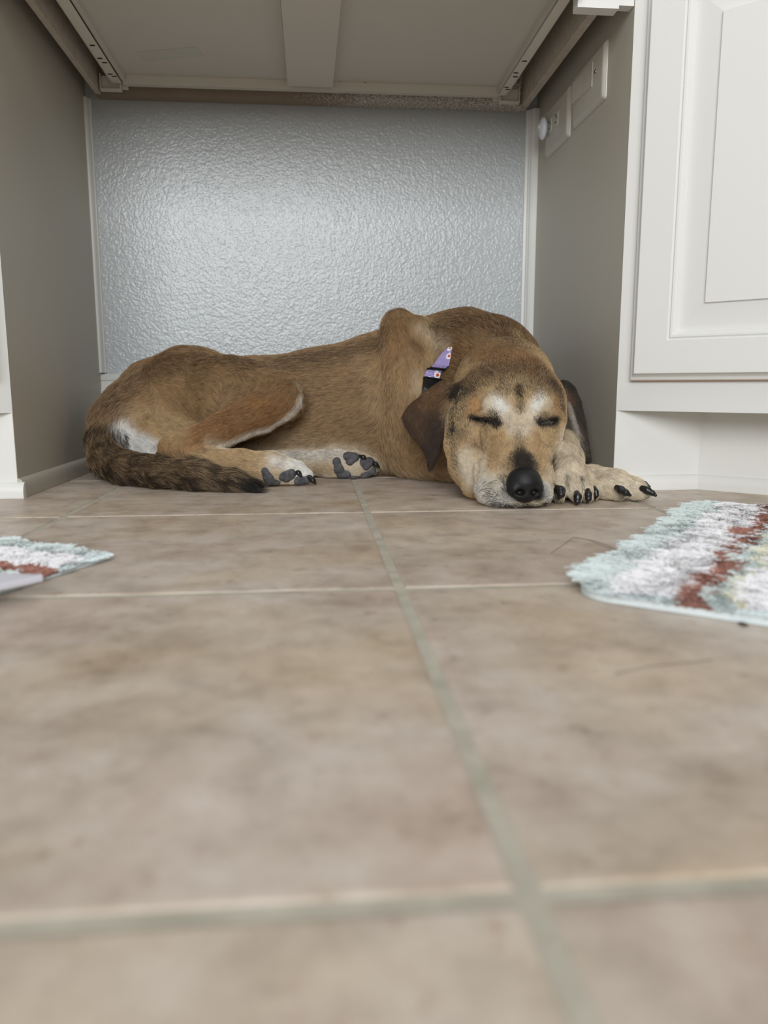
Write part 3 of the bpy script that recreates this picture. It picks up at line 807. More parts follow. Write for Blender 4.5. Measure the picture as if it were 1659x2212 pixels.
# outstretched foreleg, passing under the chin
group(0.004)
chain([(885, 960, 1.43, 55), (985, 1000, 1.37, 42), (1100, 1015, 1.30, 36), (1200, 1030, 1.235, 32)], 0.015, TAN, 0.010)
chain([(1200, 1032, 1.235, 32), (1275, 1037, 1.185, 29), (1330, 1044, 1.145, 31)], 0.012, CREAM, 0.008)
chain([(1300, 1056, 1.135, 24), (1338, 1066, 1.112, 17)], 0.006, CREAM, 0.006)
chain([(1335, 1050, 1.138, 25), (1370, 1061, 1.115, 19), (1388, 1068, 1.105, 14)], 0.005, CREAM, 0.006)
chain([(1335, 1038, 1.165, 21), (1372, 1045, 1.155, 14), (1386, 1050, 1.15, 11)], 0.005, CREAM, 0.006)
# foreleg that pillows the cheek
group(0.003)
chain([(1150, 965, 1.31, 44), (1215, 962, 1.245, 30), (1224, 990, 1.195, 31), (1232, 1022, 1.15, 34)], 0.014, CREAM, 0.008)
chain([(1215, 1026, 1.137, 20), (1205, 1056, 1.107, 17), (1208, 1070, 1.10, 14)], 0.004, CREAM, 0.006)
chain([(1234, 1026, 1.135, 19), (1240, 1058, 1.100, 18), (1246, 1072, 1.094, 13)], 0.004, CREAM, 0.006)
chain([(1254, 1028, 1.14, 17), (1264, 1058, 1.104, 15), (1269, 1073, 1.10, 12)], 0.004, CREAM, 0.006)
chain([(1264, 1030, 1.15, 15), (1280, 1054, 1.127, 12), (1284, 1070, 1.117, 10)], 0.004, CREAM, 0.006)
groups[-1][2] = len(prims)

FB = ((-0.47, 0.985, -0.006), (0.56, 1.755, 0.335), 0.0034)
fld = Field(*FB)
for gi, (kg, g0, g1, cv) in enumerate(groups):
    f_ = fld if gi == 0 else Field(*FB)
    for pr, k, *_ in prims[g0:g1]: f_.add(pr, k)
    for pr, k in cv: f_.add(pr, k, carve=True)
    if gi:
        h_ = np.clip(0.5 + 0.5 * (fld.d - f_.d) / kg, 0, 1)
        fld.d = fld.d * (1 - h_) + f_.d * h_ - kg * h_ * (1 - h_)
fld.floor()
V, Fc = fld.mesh()
V = relax(V, Fc, 2)
V[:, 2] = np.maximum(V[:, 2], 0.0004)
NV = normals(V, Fc)
bvh = BVHTree.FromPolygons(V.tolist(), Fc.tolist())
def hit(px, py, default=None):
    d = ray(px, py)
    h_ = bvh.ray_cast(Vector(CAM), Vector(d).normalized())
    if h_[0] is None: return (np.array(default) if default is not None else None), None
    return np.array(h_[0]), np.array(h_[1])

# blend colour, hair flow and length of the nearest members
dmin = np.full(len(V), 1e9)
D = np.stack([pr.dist(V) for pr, *_ in prims], 1)
wt = np.exp(-np.clip(D - D.min(1, keepdims=True), 0, None) / 0.006)
wt /= wt.sum(1, keepdims=True)
COL = wt @ np.array([lin(p_[2]) for p_ in prims])
FLOW = wt @ np.array([p_[3] for p_ in prims])
LEN = wt @ np.array([p_[4] for p_ in prims])

def seg_dist(p_, pl):
    d = np.full(len(p_), 1e9)
    if len(pl) == 1: return np.linalg.norm(p_ - pl[0], axis=1)
    for a, b in zip(pl, pl[1:]):
        e = b - a; t = np.clip(((p_ - a) @ e) / max(e @ e, 1e-12), 0, 1)
        d = np.minimum(d, np.linalg.norm(p_ - a - t[:, None] * e, axis=1))
    return d
PEP = np.zeros(len(V))
def pepper(pts, r_px, amt, soft=0.9):
    pl = [hit(x, y)[0] for x, y in pts]; pl = [p_ for p_ in pl if p_ is not None]
    if not pl: return
    d = seg_dist(V, pl) / (r_px * ((pl[0] - CAM) @ FW) / F_PX) * (1 + 0.3 * wobble)
    w_ = np.clip((1.0 + soft - d) / (2 * soft), 0, 1); w_ = w_ * w_ * (3 - 2 * w_) * amt
    PEP[:] = np.clip(PEP + w_ * (1 - PEP), 0, 1)
wobble = (vnoise(V, 70, 1) - 0.5) * 0.5 + (vnoise(V, 190, 2) - 0.5) * 0.5
def paint(pts, r_px, col, amt=1.0, soft=0.6):
    pl = []; rm = 0
    for x, y in pts:
        p_, n_ = hit(x, y)
        if p_ is not None: pl.append(p_); rm = r_px * ((p_ - CAM) @ FW) / F_PX
    if not pl: return
    d = seg_dist(V, pl) / rm * (1 + 0.25 * wobble)
    w_ = np.clip((1.0 + soft - d) / (2 * soft), 0, 1); w_ = w_ * w_ * (3 - 2 * w_) * amt
    COL[:] = COL * (1 - w_[:, None]) + lin(col) * w_[:, None]
def setlen(pts, r_px, ln):
    pl = [hit(x, y)[0] for x, y in pts]; pl = [p_ for p_ in pl if p_ is not None]
    if not pl: return
    d = seg_dist(V, pl) / (r_px * ((pl[0] - CAM) @ FW) / F_PX)
    w_ = np.clip(1.5 - d, 0, 1); LEN[:] = LEN * (1 - w_) + ln * w_
def comb(pts, r_px, amt=0.9):
    pl = [hit(x, y)[0] for x, y in pts]; pl = [p_ for p_ in pl if p_ is not None]
    for a, b in zip(pl, pl[1:]):
        d = seg_dist(V, [a, b]) / (r_px * ((a - CAM) @ FW) / F_PX)
        w_ = np.clip(1.6 - d, 0, 1)[:, None] * amt; e = (b - a) / np.linalg.norm(b - a)
        FLOW[:] = FLOW * (1 - w_) + e * w_

# coat markings, plus shade painted on the cheek and between the toes
paint([(250, 860), (290, 822), (345, 790), (430, 776), (520, 785), (620, 785), (720, 765), (820, 735)], 34, BROWN, 0.75)
pepper([(250, 860), (290, 822), (345, 785), (430, 772), (520, 778), (620, 778), (720, 760), (820, 730)], 38, 0.22)
pepper([(560, 800), (680, 850), (780, 880), (820, 920)], 80, 0.10)
paint([(420, 820), (520, 825), (600, 840)], 30, BROWN, 0.45)
paint([(700, 830), (760, 800), (800, 850)], 45, (160, 130, 96), 0.4)
paint([(790, 775), (805, 830), (812, 880)], 22, FAWN, 0.40)
paint([(700, 900), (790, 920), (830, 960)], 40, (166, 136, 100), 0.5)
paint([(620, 945), (680, 955)], 26, (180, 154, 120), 0.6)
paint([(800, 1005), (850, 1012), (890, 1018)], 16, (196, 172, 140), 0.6, 0.9)
setlen([(810, 1000), (860, 1010), (900, 1015)], 25, 0.022)
paint([(430, 925), (480, 905), (560, 890), (610, 872)], 20, RUST, 0.8, 0.9)
paint([(360, 965), (400, 958), (440, 950)], 20, RUST, 0.7, 0.9)
pepper([(480, 905), (540, 900)], 22, 0.18)
paint([(650, 862), (640, 888), (612, 910), (565, 932), (510, 953), (480, 965)], 10, (232, 224, 210), 0.8, 0.8)
paint([(640, 828), (653, 850)], 8, CREAM, 0.6, 0.9)
paint([(480, 962), (455, 955)], 12, CREAM, 0.5, 0.9)
paint([(300, 905), (330, 925), (380, 940)], 28, FAWN, 0.7, 0.9)
paint([(262, 925), (268, 950), (290, 962), (320, 972), (338, 970)], 21, WHITE, 1.0)
paint([(285, 945), (310, 955)], 18, WHITE, 0.9)
pepper([(258, 925), (262, 945)], 8, 0.3)
pepper([(270, 940), (272, 955), (268, 966)], 4, 0.95, 0.5)
paint([(440, 990), (520, 1005)], 16, (190, 160, 122), 0.6)
paint([(590, 995), (640, 1008), (665, 1025)], 14, WHITE, 0.7, 0.9)
paint([(620, 985), (680, 980), (730, 978)], 14, (222, 216, 206), 0.8, 0.9)
pepper([(640, 982), (720, 980)], 12, 0.12)
paint([(680, 1012), (720, 1015)], 12, (190, 160, 122), 0.6, 0.9)
paint([(860, 690), (865, 720), (845, 760), (850, 830)], 20, (152, 118, 80), 0.6)
paint([(910, 708), (940, 722), (960, 742)], 18, CREAM, 0.5, 0.9)
paint([(893, 738), (904, 750)], 14, BROWN, 0.75, 0.8)
paint([(850, 800), (866, 850)], 16, FAWN, 0.35, 0.9)
paint([(900, 800), (896, 842)], 9, CREAM, 0.4, 0.9)
# neck
paint([(960, 700), (1020, 695), (1080, 705), (1120, 745)], 35, (128, 98, 68), 0.7)
pepper([(960, 700), (1020, 692), (1080, 700), (1110, 735)], 34, 0.25)
paint([(1118, 720), (1136, 748)], 12, FAWN, 0.6, 0.9)
paint([(990, 770), (1040, 750), (1100, 760), (1150, 785)], 40, (136, 102, 68), 0.8)
# crown
paint([(1000, 830), (1040, 805), (1110, 800), (1170, 812), (1205, 840)], 30, (138, 108, 76), 0.9, 0.9)
paint([(1040, 770), (1100, 775), (1150, 790)], 26, (140, 104, 68), 0.7, 0.9)
pepper([(1010, 822), (1060, 800), (1110, 795), (1180, 815)], 30, 0.42)
pepper([(974, 935), (980, 975), (990, 1015)], 11, 0.35)  # shading down the edge of the left cheek, painted as dark hairs
pepper([(1040, 935), (1030, 965)], 9, 0.22)
pepper([(1085, 838), (1125, 845), (1165, 840)], 20, 0.45)
pepper([(1122, 840), (1124, 868), (1125, 888)], 9, 0.55)
pepper([(985, 840), (992, 856), (1018, 844)], 16, 0.5)
pepper([(982, 860), (975, 900), (976, 935)], 13, 0.65)
pepper([(1000, 850), (998, 890), (990, 940)], 18, 0.35)
pepper([(1195, 830), (1210, 850), (1215, 880)], 14, 0.6)
# brows, bridge
paint([(1022, 868), (1034, 886), (1020, 892)], 15, (178, 132, 86), 0.75, 0.9)
paint([(1200, 872), (1207, 890)], 11, (178, 132, 86), 0.7, 0.9)
paint([(1062, 866), (1080, 880), (1100, 900), (1116, 925)], 19, (226, 216, 198), 0.9, 0.95)
paint([(1172, 862), (1158, 880), (1142, 902), (1128, 925)], 17, (226, 216, 198), 0.85, 0.95)
paint([(1076, 872), (1088, 886)], 11, WHITE, 0.8, 0.95)
paint([(1166, 866), (1156, 880)], 10, WHITE, 0.8, 0.95)
paint([(1120, 905), (1122, 935)], 24, (206, 188, 160), 0.7, 0.95)
paint([(1078, 945), (1066, 985), (1064, 1010)], 15, (178, 144, 102), 0.7, 0.9)
paint([(1158, 945), (1166, 985)], 12, (178, 144, 102), 0.65, 0.9)
paint([(1090, 960), (1150, 960)], 14, (180, 150, 112), 0.5, 0.9)
# cheeks
paint([(1000, 945), (1015, 960), (1035, 965)], 14, (150, 124, 94), 0.6, 0.9)
paint([(1005, 985), (1008, 1015), (1022, 1040)], 20, (214, 202, 182), 0.8, 0.9)
paint([(1036, 1000), (1040, 1030)], 12, (220, 210, 192), 0.6, 0.9)
paint([(1050, 955), (1042, 985)], 7, (222, 206, 178), 0.6, 0.9)
# muzzle patch widening to the nose
pepper([(1120, 935), (1123, 965)], 11, 0.40)
pepper([(1108, 985), (1125, 975), (1142, 985)], 12, 0.45)
pepper([(1125, 982), (1130, 1000)], 17, 0.5)
pepper([(1130, 1003), (1136, 1014)], 24, 0.95)
paint([(1134, 1012), (1137, 1024)], 24, (34, 30, 28), 0.9, 0.9)
paint([(1115, 1060), (1137, 1050), (1160, 1060)], 26, BLACK, 1.0, 0.3)
# lips, chin
paint([(1036, 1058), (1050, 1078), (1085, 1085)], 22, (216, 212, 206), 0.9, 0.9)
paint([(1056, 1042), (1085, 1055)], 14, (206, 198, 184), 0.8, 0.9)
paint([(1180, 1050), (1184, 1078)], 12, (216, 212, 206), 0.9, 0.8)
pepper([(1060, 1070), (1090, 1078), (1100, 1050)], 18, 0.35)
pepper([(1090, 1030), (1096, 1060)], 9, 0.55)
pepper([(1180, 1055), (1180, 1085)], 10, 0.35)
pepper([(1070, 1090), (1105, 1094), (1140, 1095), (1175, 1090)], 7, 0.85, 0.7)
paint([(1196, 985), (1190, 1002)], 4, (45, 38, 34), 0.9)
# eyes
paint([(1016, 903), (1030, 906), (1050, 910), (1070, 918)], 6.5, BLACK, 1.0, 0.6)
pepper([(1050, 908), (1066, 911), (1076, 920)], 11, 1.0, 0.8)
pepper([(1060, 892), (1074, 902)], 8, 0.5)
pepper([(1024, 908), (1050, 918)], 9, 0.5)
paint([(1168, 917), (1185, 914), (1202, 908)], 8, BLACK, 1.0, 0.6)
pepper([(1166, 916), (1182, 914), (1196, 912)], 13, 1.0, 0.8)
pepper([(1176, 896), (1168, 904)], 8, 0.5)
# ears
pepper([(980, 852), (986, 842)], 13, 0.95)
paint([(975, 842), (945, 850), (915, 872)], 16, (118, 88, 60), 0.8, 0.9)
paint([(905, 905), (888, 892)], 22, (84, 62, 46), 0.7, 0.9)
paint([(930, 1000), (935, 960), (945, 925)], 20, (62, 48, 40), 0.8, 0.9)
paint([(970, 880), (965, 920), (962, 950)], 4, (140, 134, 128), 0.7)
paint([(1228, 870), (1240, 910), (1248, 940)], 6, (168, 160, 150), 0.85, 0.8)
paint([(1224, 850), (1234, 862)], 9, (110, 74, 56), 0.6)
pepper([(1215, 826), (1232, 834)], 10, 0.8)
pepper([(930, 1005), (940, 960), (945, 920)], 24, 0.5)
pepper([(875, 905), (900, 945), (922, 985)], 9, 0.4)
pepper([(1262, 950), (1272, 990)], 12, 0.5)
# front legs
paint([(1222, 955), (1228, 1000), (1235, 1030), (1245, 1060)], 30, (226, 212, 190), 0.75)
pepper([(1196, 1050), (1198, 1075)], 8, 0.75)
pepper([(1210, 1082), (1245, 1088)], 7, 0.6)
pepper([(1224, 1026), (1226, 1052)], 4, 0.55)  # this stroke and the next paint shade into the grooves between toes
pepper([(1256, 1030), (1258, 1056)], 4, 0.55)
paint([(1280, 1020), (1330, 1035), (1370, 1055)], 28, (230, 217, 196), 0.75)
pepper([(1340, 1076), (1352, 1078)], 6, 0.6)
pepper([(1395, 1076), (1385, 1082)], 6, 0.6)
# tail: brindle, black tip
tz = seg_dist(V, [P(a, b, Y=Y) for a, b, Y in ((224, 950, 1.49), (232, 992, 1.45), (275, 1014, 1.40), (350, 1022, 1.34), (430, 1030, 1.30), (500, 1039, 1.28), (545, 1049, 1.267))])
tm = np.clip((0.040 - tz) / 0.008, 0, 1)
br_ = np.clip((vnoise(V * np.array([1, 0.7, 1.4]), 60, 21) * 0.5 + vnoise(V, 150, 22) * 0.5 - 0.38) / 0.24, 0, 1) * 0.9
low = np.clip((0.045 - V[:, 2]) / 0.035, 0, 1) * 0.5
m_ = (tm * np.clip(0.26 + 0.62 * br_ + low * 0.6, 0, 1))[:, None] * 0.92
PEP = np.clip(PEP + 0.22 * tm, 0, 1)
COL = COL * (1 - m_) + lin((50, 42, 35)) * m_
paint([(520, 1045), (555, 1052)], 18, BLACK, 1.0, 0.4)
setlen([(520, 1045), (555, 1052)], 25, 0.024)
setlen([(1130, 1010), (1120, 940)], 40, 0.0045)
# sable mottling
mot = vnoise(V, 55, 31) * 0.5 + vnoise(V, 140, 32) * 0.5
COL *= (0.86 + 0.28 * mot)[:, None]
PEP = np.clip(PEP * (0.72 + 0.56 * vnoise(V, 110, 33)), 0, 1)

# hair direction tweaks
comb([(1125, 985), (1122, 930), (1112, 870), (1090, 800)], 30)
comb([(1060, 990), (1020, 950), (1000, 900)], 30)
comb([(905, 720), (905, 800), (900, 900)], 40, 0.7)
comb([(840, 760), (830, 860), (850, 960)], 30, 0.5)
comb([(600, 840), (500, 850), (420, 860)], 40, 0.3)
# body mesh
M_skin = mat('dog_skin', (128, 100, 70), 0.75, 0.15)
a_ = N(M_skin, 'ShaderNodeAttribute', attribute_name='coat'); base(M_skin, a_.outputs['Color'])
body = mesh_from('body', V, Fc, M_skin, dog)
ca = body.data.attributes.new('coat', 'FLOAT_COLOR', 'POINT')
c4 = np.ones((len(V), 4), np.float32); c4[:, :3] = np.clip((COL * (1 - PEP[:, None]) + lin((44, 38, 33)) * PEP[:, None]) * 0.72, 0, 1); ca.data.foreach_set('color', c4.ravel())

# ---- bare parts
def cones_mesh(name, groups, m, parent, h=0.0009, k=0.003):
    """groups of (point, radius) chains melted into one small mesh"""
    allp = [p_ for g in groups for p_, r in g]; mr = max(r for g in groups for p_, r in g)
    f_ = Field(np.min(allp, 0) - mr - 3 * h, np.max(allp, 0) + mr + 3 * h, h)
    for g in groups:
        if len(g) == 1: f_.add(Ell(g[0][0], [g[0][1]] * 3), k)
        for a, b in zip(g, g[1:]): f_.add(Cone(a[0], b[0], a[1], b[1]), k)
    v_, q = f_.mesh(); v_ = relax(v_, q, 2); v_[:, 2] = np.maximum(v_[:, 2], 0.0005)
    return mesh_from(name, v_, q, m, parent)
def px_chain(pts, lift=0.0):
    out = []
    for x, y, r, dz in pts:
        p_, n_ = hit(x, y)
        if p_ is None: p_ = P(x, y, Y=last_Y)
        d = ray(x, y); d = d / np.linalg.norm(d)
        out.append((p_ - d * (lift + dz), r * ((p_ - CAM) @ FW) / F_PX))
    return out
M_claw = mat('black_claw', (30, 28, 28), 0.28, 0.5)
M_pad = mat('grey_paw_pad', (88, 87, 90), 0.65, 0.3)
v = coords(M_pad); bump(M_pad, noise(M_pad, v, 700, 4), 0.9, 0.002)
base(M_pad, ramp(M_pad, noise(M_pad, v, 120, 4), [(0.35, srgb(70, 69, 72)), (0.65, srgb(104, 102, 104))]))
M_nose = mat('black_nose_leather', (20, 19, 20), 0.5, 0.4)
v = coords(M_nose); vn = N(M_nose, 'ShaderNodeTexVoronoi'); vn.inputs['Scale'].default_value = 750; L(M_nose, v, vn.inputs['Vector'])
bump(M_nose, vn.outputs['Distance'], 0.3, 0.001)
M_eye = mat('wet_dark_eye', (12, 9, 8), 0.12, 0.6)
bald = []      # (points, radius) where no hair grows

def claw(pts, last):
    global last_Y
    last_Y = last
    g = [(P(x, y, Y=Y), rad(x, y, Y, r * 1.15)) for x, y, r, Y in pts]
    o = cones_mesh('claw', [g], M_claw, dog, 0.0007, 0.002)
    return o
# front paw under the chin
claw([(1203, 1056, 8, 1.093), (1211, 1060, 9, 1.082), (1212, 1068, 7, 1.077), (1207, 1076, 3, 1.078)], 1.08)
claw([(1246, 1066, 6, 1.083), (1248, 1073, 7.5, 1.075), (1247, 1083, 6, 1.072), (1245, 1088, 3, 1.074)], 1.07)
claw([(1270, 1060, 5, 1.088), (1271, 1068, 6.5, 1.082), (1271, 1077, 6, 1.079), (1269, 1084, 3, 1.081)], 1.08)
claw([(1284, 1054, 4, 1.108), (1287, 1062, 5, 1.103), (1288, 1070, 4.5, 1.101), (1286, 1077, 2.5, 1.103)], 1.1)
# outstretched front paw
claw([(1333, 1054, 6, 1.098), (1341, 1058, 7.5, 1.090), (1352, 1064, 6, 1.083), (1361, 1070, 3, 1.080)], 1.09)
claw([(1388, 1055, 6, 1.098), (1398, 1059, 7, 1.092), (1409, 1065, 5, 1.087), (1416, 1070, 3, 1.084)], 1.09)
claw([(1384, 1039, 3, 1.155), (1394, 1045, 4, 1.15), (1403, 1052, 2.5, 1.147)], 1.15)
# hind claws
claw([(637, 1018, 4, 1.340), (645, 1022, 5, 1.335), (650, 1028, 3, 1.333)], 1.33)
claw([(668, 1031, 5, 1.338), (676, 1038, 5, 1.334), (681, 1044, 2.5, 1.333)], 1.33)
claw([(776, 986, 4, 1.435), (785, 988, 4.5, 1.43), (789, 991, 2, 1.428)], 1.43)
claw([(803, 999, 4.5, 1.438), (812, 1003, 4.5, 1.434), (819, 1009, 2, 1.433)], 1.43)
# pads of both hind feet
def pad(groups):
    g = []
    for pts in groups:
        q = []
        for x, y, r in pts:
            p_, n_ = hit(x, y)
            if p_ is None: continue
            d = ray(x, y); d /= np.linalg.norm(d)
            rm = r * ((p_ - CAM) @ FW) / F_PX
            q.append((p_ + d * (rm * 0.62), rm * 1.04)); bald.append((p_, rm * 1.15))
        if q: g.append(q)
    return cones_mesh('paw_pad', g, M_pad, dog, 0.0009, 0.002)
pad([[(573, 1017, 10), (579, 1028, 12), (583, 1036, 12)], [(583, 1036, 12), (598, 1040, 8)]])
pad([[(611, 1027, 12), (627, 1024, 12), (618, 1031, 11)]])
pad([[(644, 1037, 11), (662, 1035, 10)]])
pad([[(727, 998, 11), (732, 1012, 13), (740, 1022, 13)], [(740, 1022, 13), (750, 1021, 10)]])
pad([[(752, 988, 12), (764, 990, 12), (757, 997, 11)]])
pad([[(783, 1000, 11), (797, 999, 11), (789, 1006, 11)]])
pad([[(784, 1025, 10), (802, 1017, 10)]])
pad([[(756, 1029, 6), (767, 1030, 6)]])

# nose
NY = 1.045
nc = P(1137, 1050, Y=NY); npx = rad(1137, 1050, NY, 1)
nf = Field(nc - 0.05, nc + 0.05, 0.0009)
nf.add(Ell(nc + np.array([0, 0.012, 0.005]), (38 * npx, 0.024, 27 * npx)), 0.004)
nf.add(Ell(nc + np.array([0, 0.012, 0.013]), (31 * npx, 0.020, 17 * npx)), 0.005)
nf.add(Ell(nc + np.array([0, 0.007, -0.009]), (27 * npx, 0.016, 24 * npx)), 0.006)
for s_ in (-1, 1):
    nf.add(Ell(nc + np.array([s_ * 24 * npx, 0.006, -0.004]), (16 * npx, 0.014, 18 * npx)), 0.005)
for s_ in (-1, 1):
    nf.add(Ell(nc + np.array([s_ * 16 * npx, -0.009, -0.0085]), (9.5 * npx, 0.010, 7.5 * npx)), 0.004, carve=True)
    nf.add(Cone(nc + np.array([s_ * 20 * npx, -0.010, -0.0105]), nc + np.array([s_ * 38 * npx, -0.001, -0.0125]), 4.5 * npx, 2.5 * npx), 0.004, carve=True)
nf.add(Cone(nc + np.array([0, -0.0145, -0.004]), nc + np.array([0, -0.010, -0.03]), 0.0012, 0.0020), 0.003, carve=True)
v_, q_ = nf.mesh(); v_ = relax(v_, q_, 2)
nose = mesh_from('nose', v_, q_, M_nose, dog)
bald.append((nc + np.array([0, 0.010, 0.0]), 0.025))

# eyes: closed lids on one side, a dark slit of eyeball on the other
def eye(pts, r):
    q = []
    for (x, y), rr in zip(pts, r):
        p_, n_ = hit(x, y); d = ray(x, y); d /= np.linalg.norm(d)
        rm = rr * ((p_ - CAM) @ FW) / F_PX; q.append((p_ + d * rm * 0.55, rm)); bald.append((p_, rm * 1.2))
    return cones_mesh('eye', [q], M_eye, dog, 0.0007, 0.002)
eye([(1024, 904), (1040, 907), (1056, 911), (1068, 915)], (2.2, 3.4, 4.2, 3.0))
eye([(1172, 916), (1183, 914), (1196, 911)], (3.5, 6.5, 3.5))

# ---- collar
rows = [((968, 752), (977, 750), 0.002), ((952, 767), (974, 768), 0.006), ((938, 786), (970, 790), 0.008), ((928, 796), (960, 799), 0.008), ((919, 803), (953, 806), 0.008),
        ((915, 817), (948, 823), 0.008), ((912, 836), (944, 846), 0.008), ((911, 858), (938, 870), 0.006), ((912, 884), (936, 892), 0.002)]
trunk_bvh = bvh
def neck_hit(x, y):
    o = Vector(CAM); d = Vector(ray(x, y)).normalized()
    for _ in range(4):
        h_ = bvh.ray_cast(o, d)
        if h_[0] is None: return None
        if h_[0].y > 1.32: return np.array(h_[0])
        o = h_[0] + d * 0.002
    return np.array(h_[0])
Yc = []
for (a_, b_, lf) in rows:
    h1 = neck_hit((a_[0] + b_[0]) / 2, (a_[1] + b_[1]) / 2); Yc.append(h1[1])
edges = []
for i, (a_, b_, lf) in enumerate(rows):
    y_ = Yc[i] - lf
    hl, hr_ = neck_hit(*a_), neck_hit(*b_)
    yl, yr = min(y_ + 0.006, hl[1] - lf * 0.6), min(y_ + 0.006, hr_[1] - lf * 0.6)
    edges.append((P(*a_, Y=yl), P(*b_, Y=yr)))
collar_loc = tuple(edges[3][0])
collar = empty('collar', collar_loc)
collar.parent = dog; collar.matrix_parent_inverse = Matrix.Translation(-Vector(dog.location))
M_strap = mat('lilac_flowered_webbing', (160, 146, 196), 0.7, 0.2)
v = coords(M_strap)
vo_ = N(M_strap, 'ShaderNodeTexVoronoi'); vo_.inputs['Scale'].default_value = 62; L(M_strap, v, vo_.inputs['Vector'])
fl_ = ramp(M_strap, vo_.outputs['Distance'], [(0.17, srgb(196, 84, 60)), (0.20, srgb(240, 238, 236)), (0.36, srgb(238, 236, 240)), (0.40, srgb(158, 144, 194))])
nz = ramp(M_strap, noise(M_strap, v, 420, 3, .6), [(0.58, (0, 0, 0)), (0.66, (0.6, 0.6, 0.62))])
base(M_strap, mixc(M_strap, 0.5, fl_, nz, 'ADD'))
M_black = mat('black_plastic_buckle', (18, 18, 20), 0.35, 0.5)
def ribbon(name, a, b, n, grow_, thick, m, lift):
    bm = bmesh.new(); R_ = []
    for s_ in np.linspace(a, b, n):
        i = min(int(s_), len(edges) - 2); f = s_ - i
        l = edges[i][0] * (1 - f) + edges[i + 1][0] * f; r = edges[i][1] * (1 - f) + edges[i + 1][1] * f
        c_ = (l + r) / 2; e = (r - l) / 2 * grow_
        t = (edges[i + 1][0] + edges[i + 1][1] - edges[i][0] - edges[i][1]); nn = np.cross(e, t); nn /= np.linalg.norm(nn)
        if nn @ FW > 0: nn = -nn
        c_ = c_ + nn * lift
        R_.append([bm.verts.new(q) for q in (c_ - e, c_ - e * 0.93 + nn * thick, c_ + e * 0.93 + nn * thick, c_ + e, c_ + e * 0.9 - nn * 0.0015, c_ - e * 0.9 - nn * 0.0015)])
    for p_, q in zip(R_, R_[1:]):
        for k in range(6): bm.faces.new((p_[k], p_[(k + 1) % 6], q[(k + 1) % 6], q[k]))
    bm.faces.new(R_[0][::-1]); bm.faces.new(R_[-1])
    bmesh.ops.recalc_face_normals(bm, faces=bm.faces)
    me = bpy.data.meshes.new(name); bm.to_mesh(me); bm.free()
    o = bpy.data.objects.new(name, me); C.objects.link(o); me.materials.append(m)
    o.parent = collar; o.matrix_parent_inverse = Matrix.Translation(-Vector(collar_loc))
    return o
ribbon('strap', 0, 8, 33, 1.0, 0.0018, M_strap, 0.0)
ribbon('slide_bar', 2.55, 3.45, 4, 1.12, 0.0035, M_black, 0.0016)
bk_ = ribbon('buckle', 4.85, 7.6, 9, 1.04, 0.0075, M_black, 0.0012)
ribbon('buckle_rim', 4.75, 5.15, 3, 1.1, 0.0092, M_black, 0.0012)
for l, r in edges:
    for f in (0.1, 0.5, 0.9): bald.append((l * (1 - f) + r * f, 0.011))
for (l, r), (l2, r2) in zip(edges, edges[1:]):
    for f in (0.1, 0.5, 0.9): bald.append(((l + l2) / 2 * (1 - f) + (r + r2) / 2 * f, 0.011))

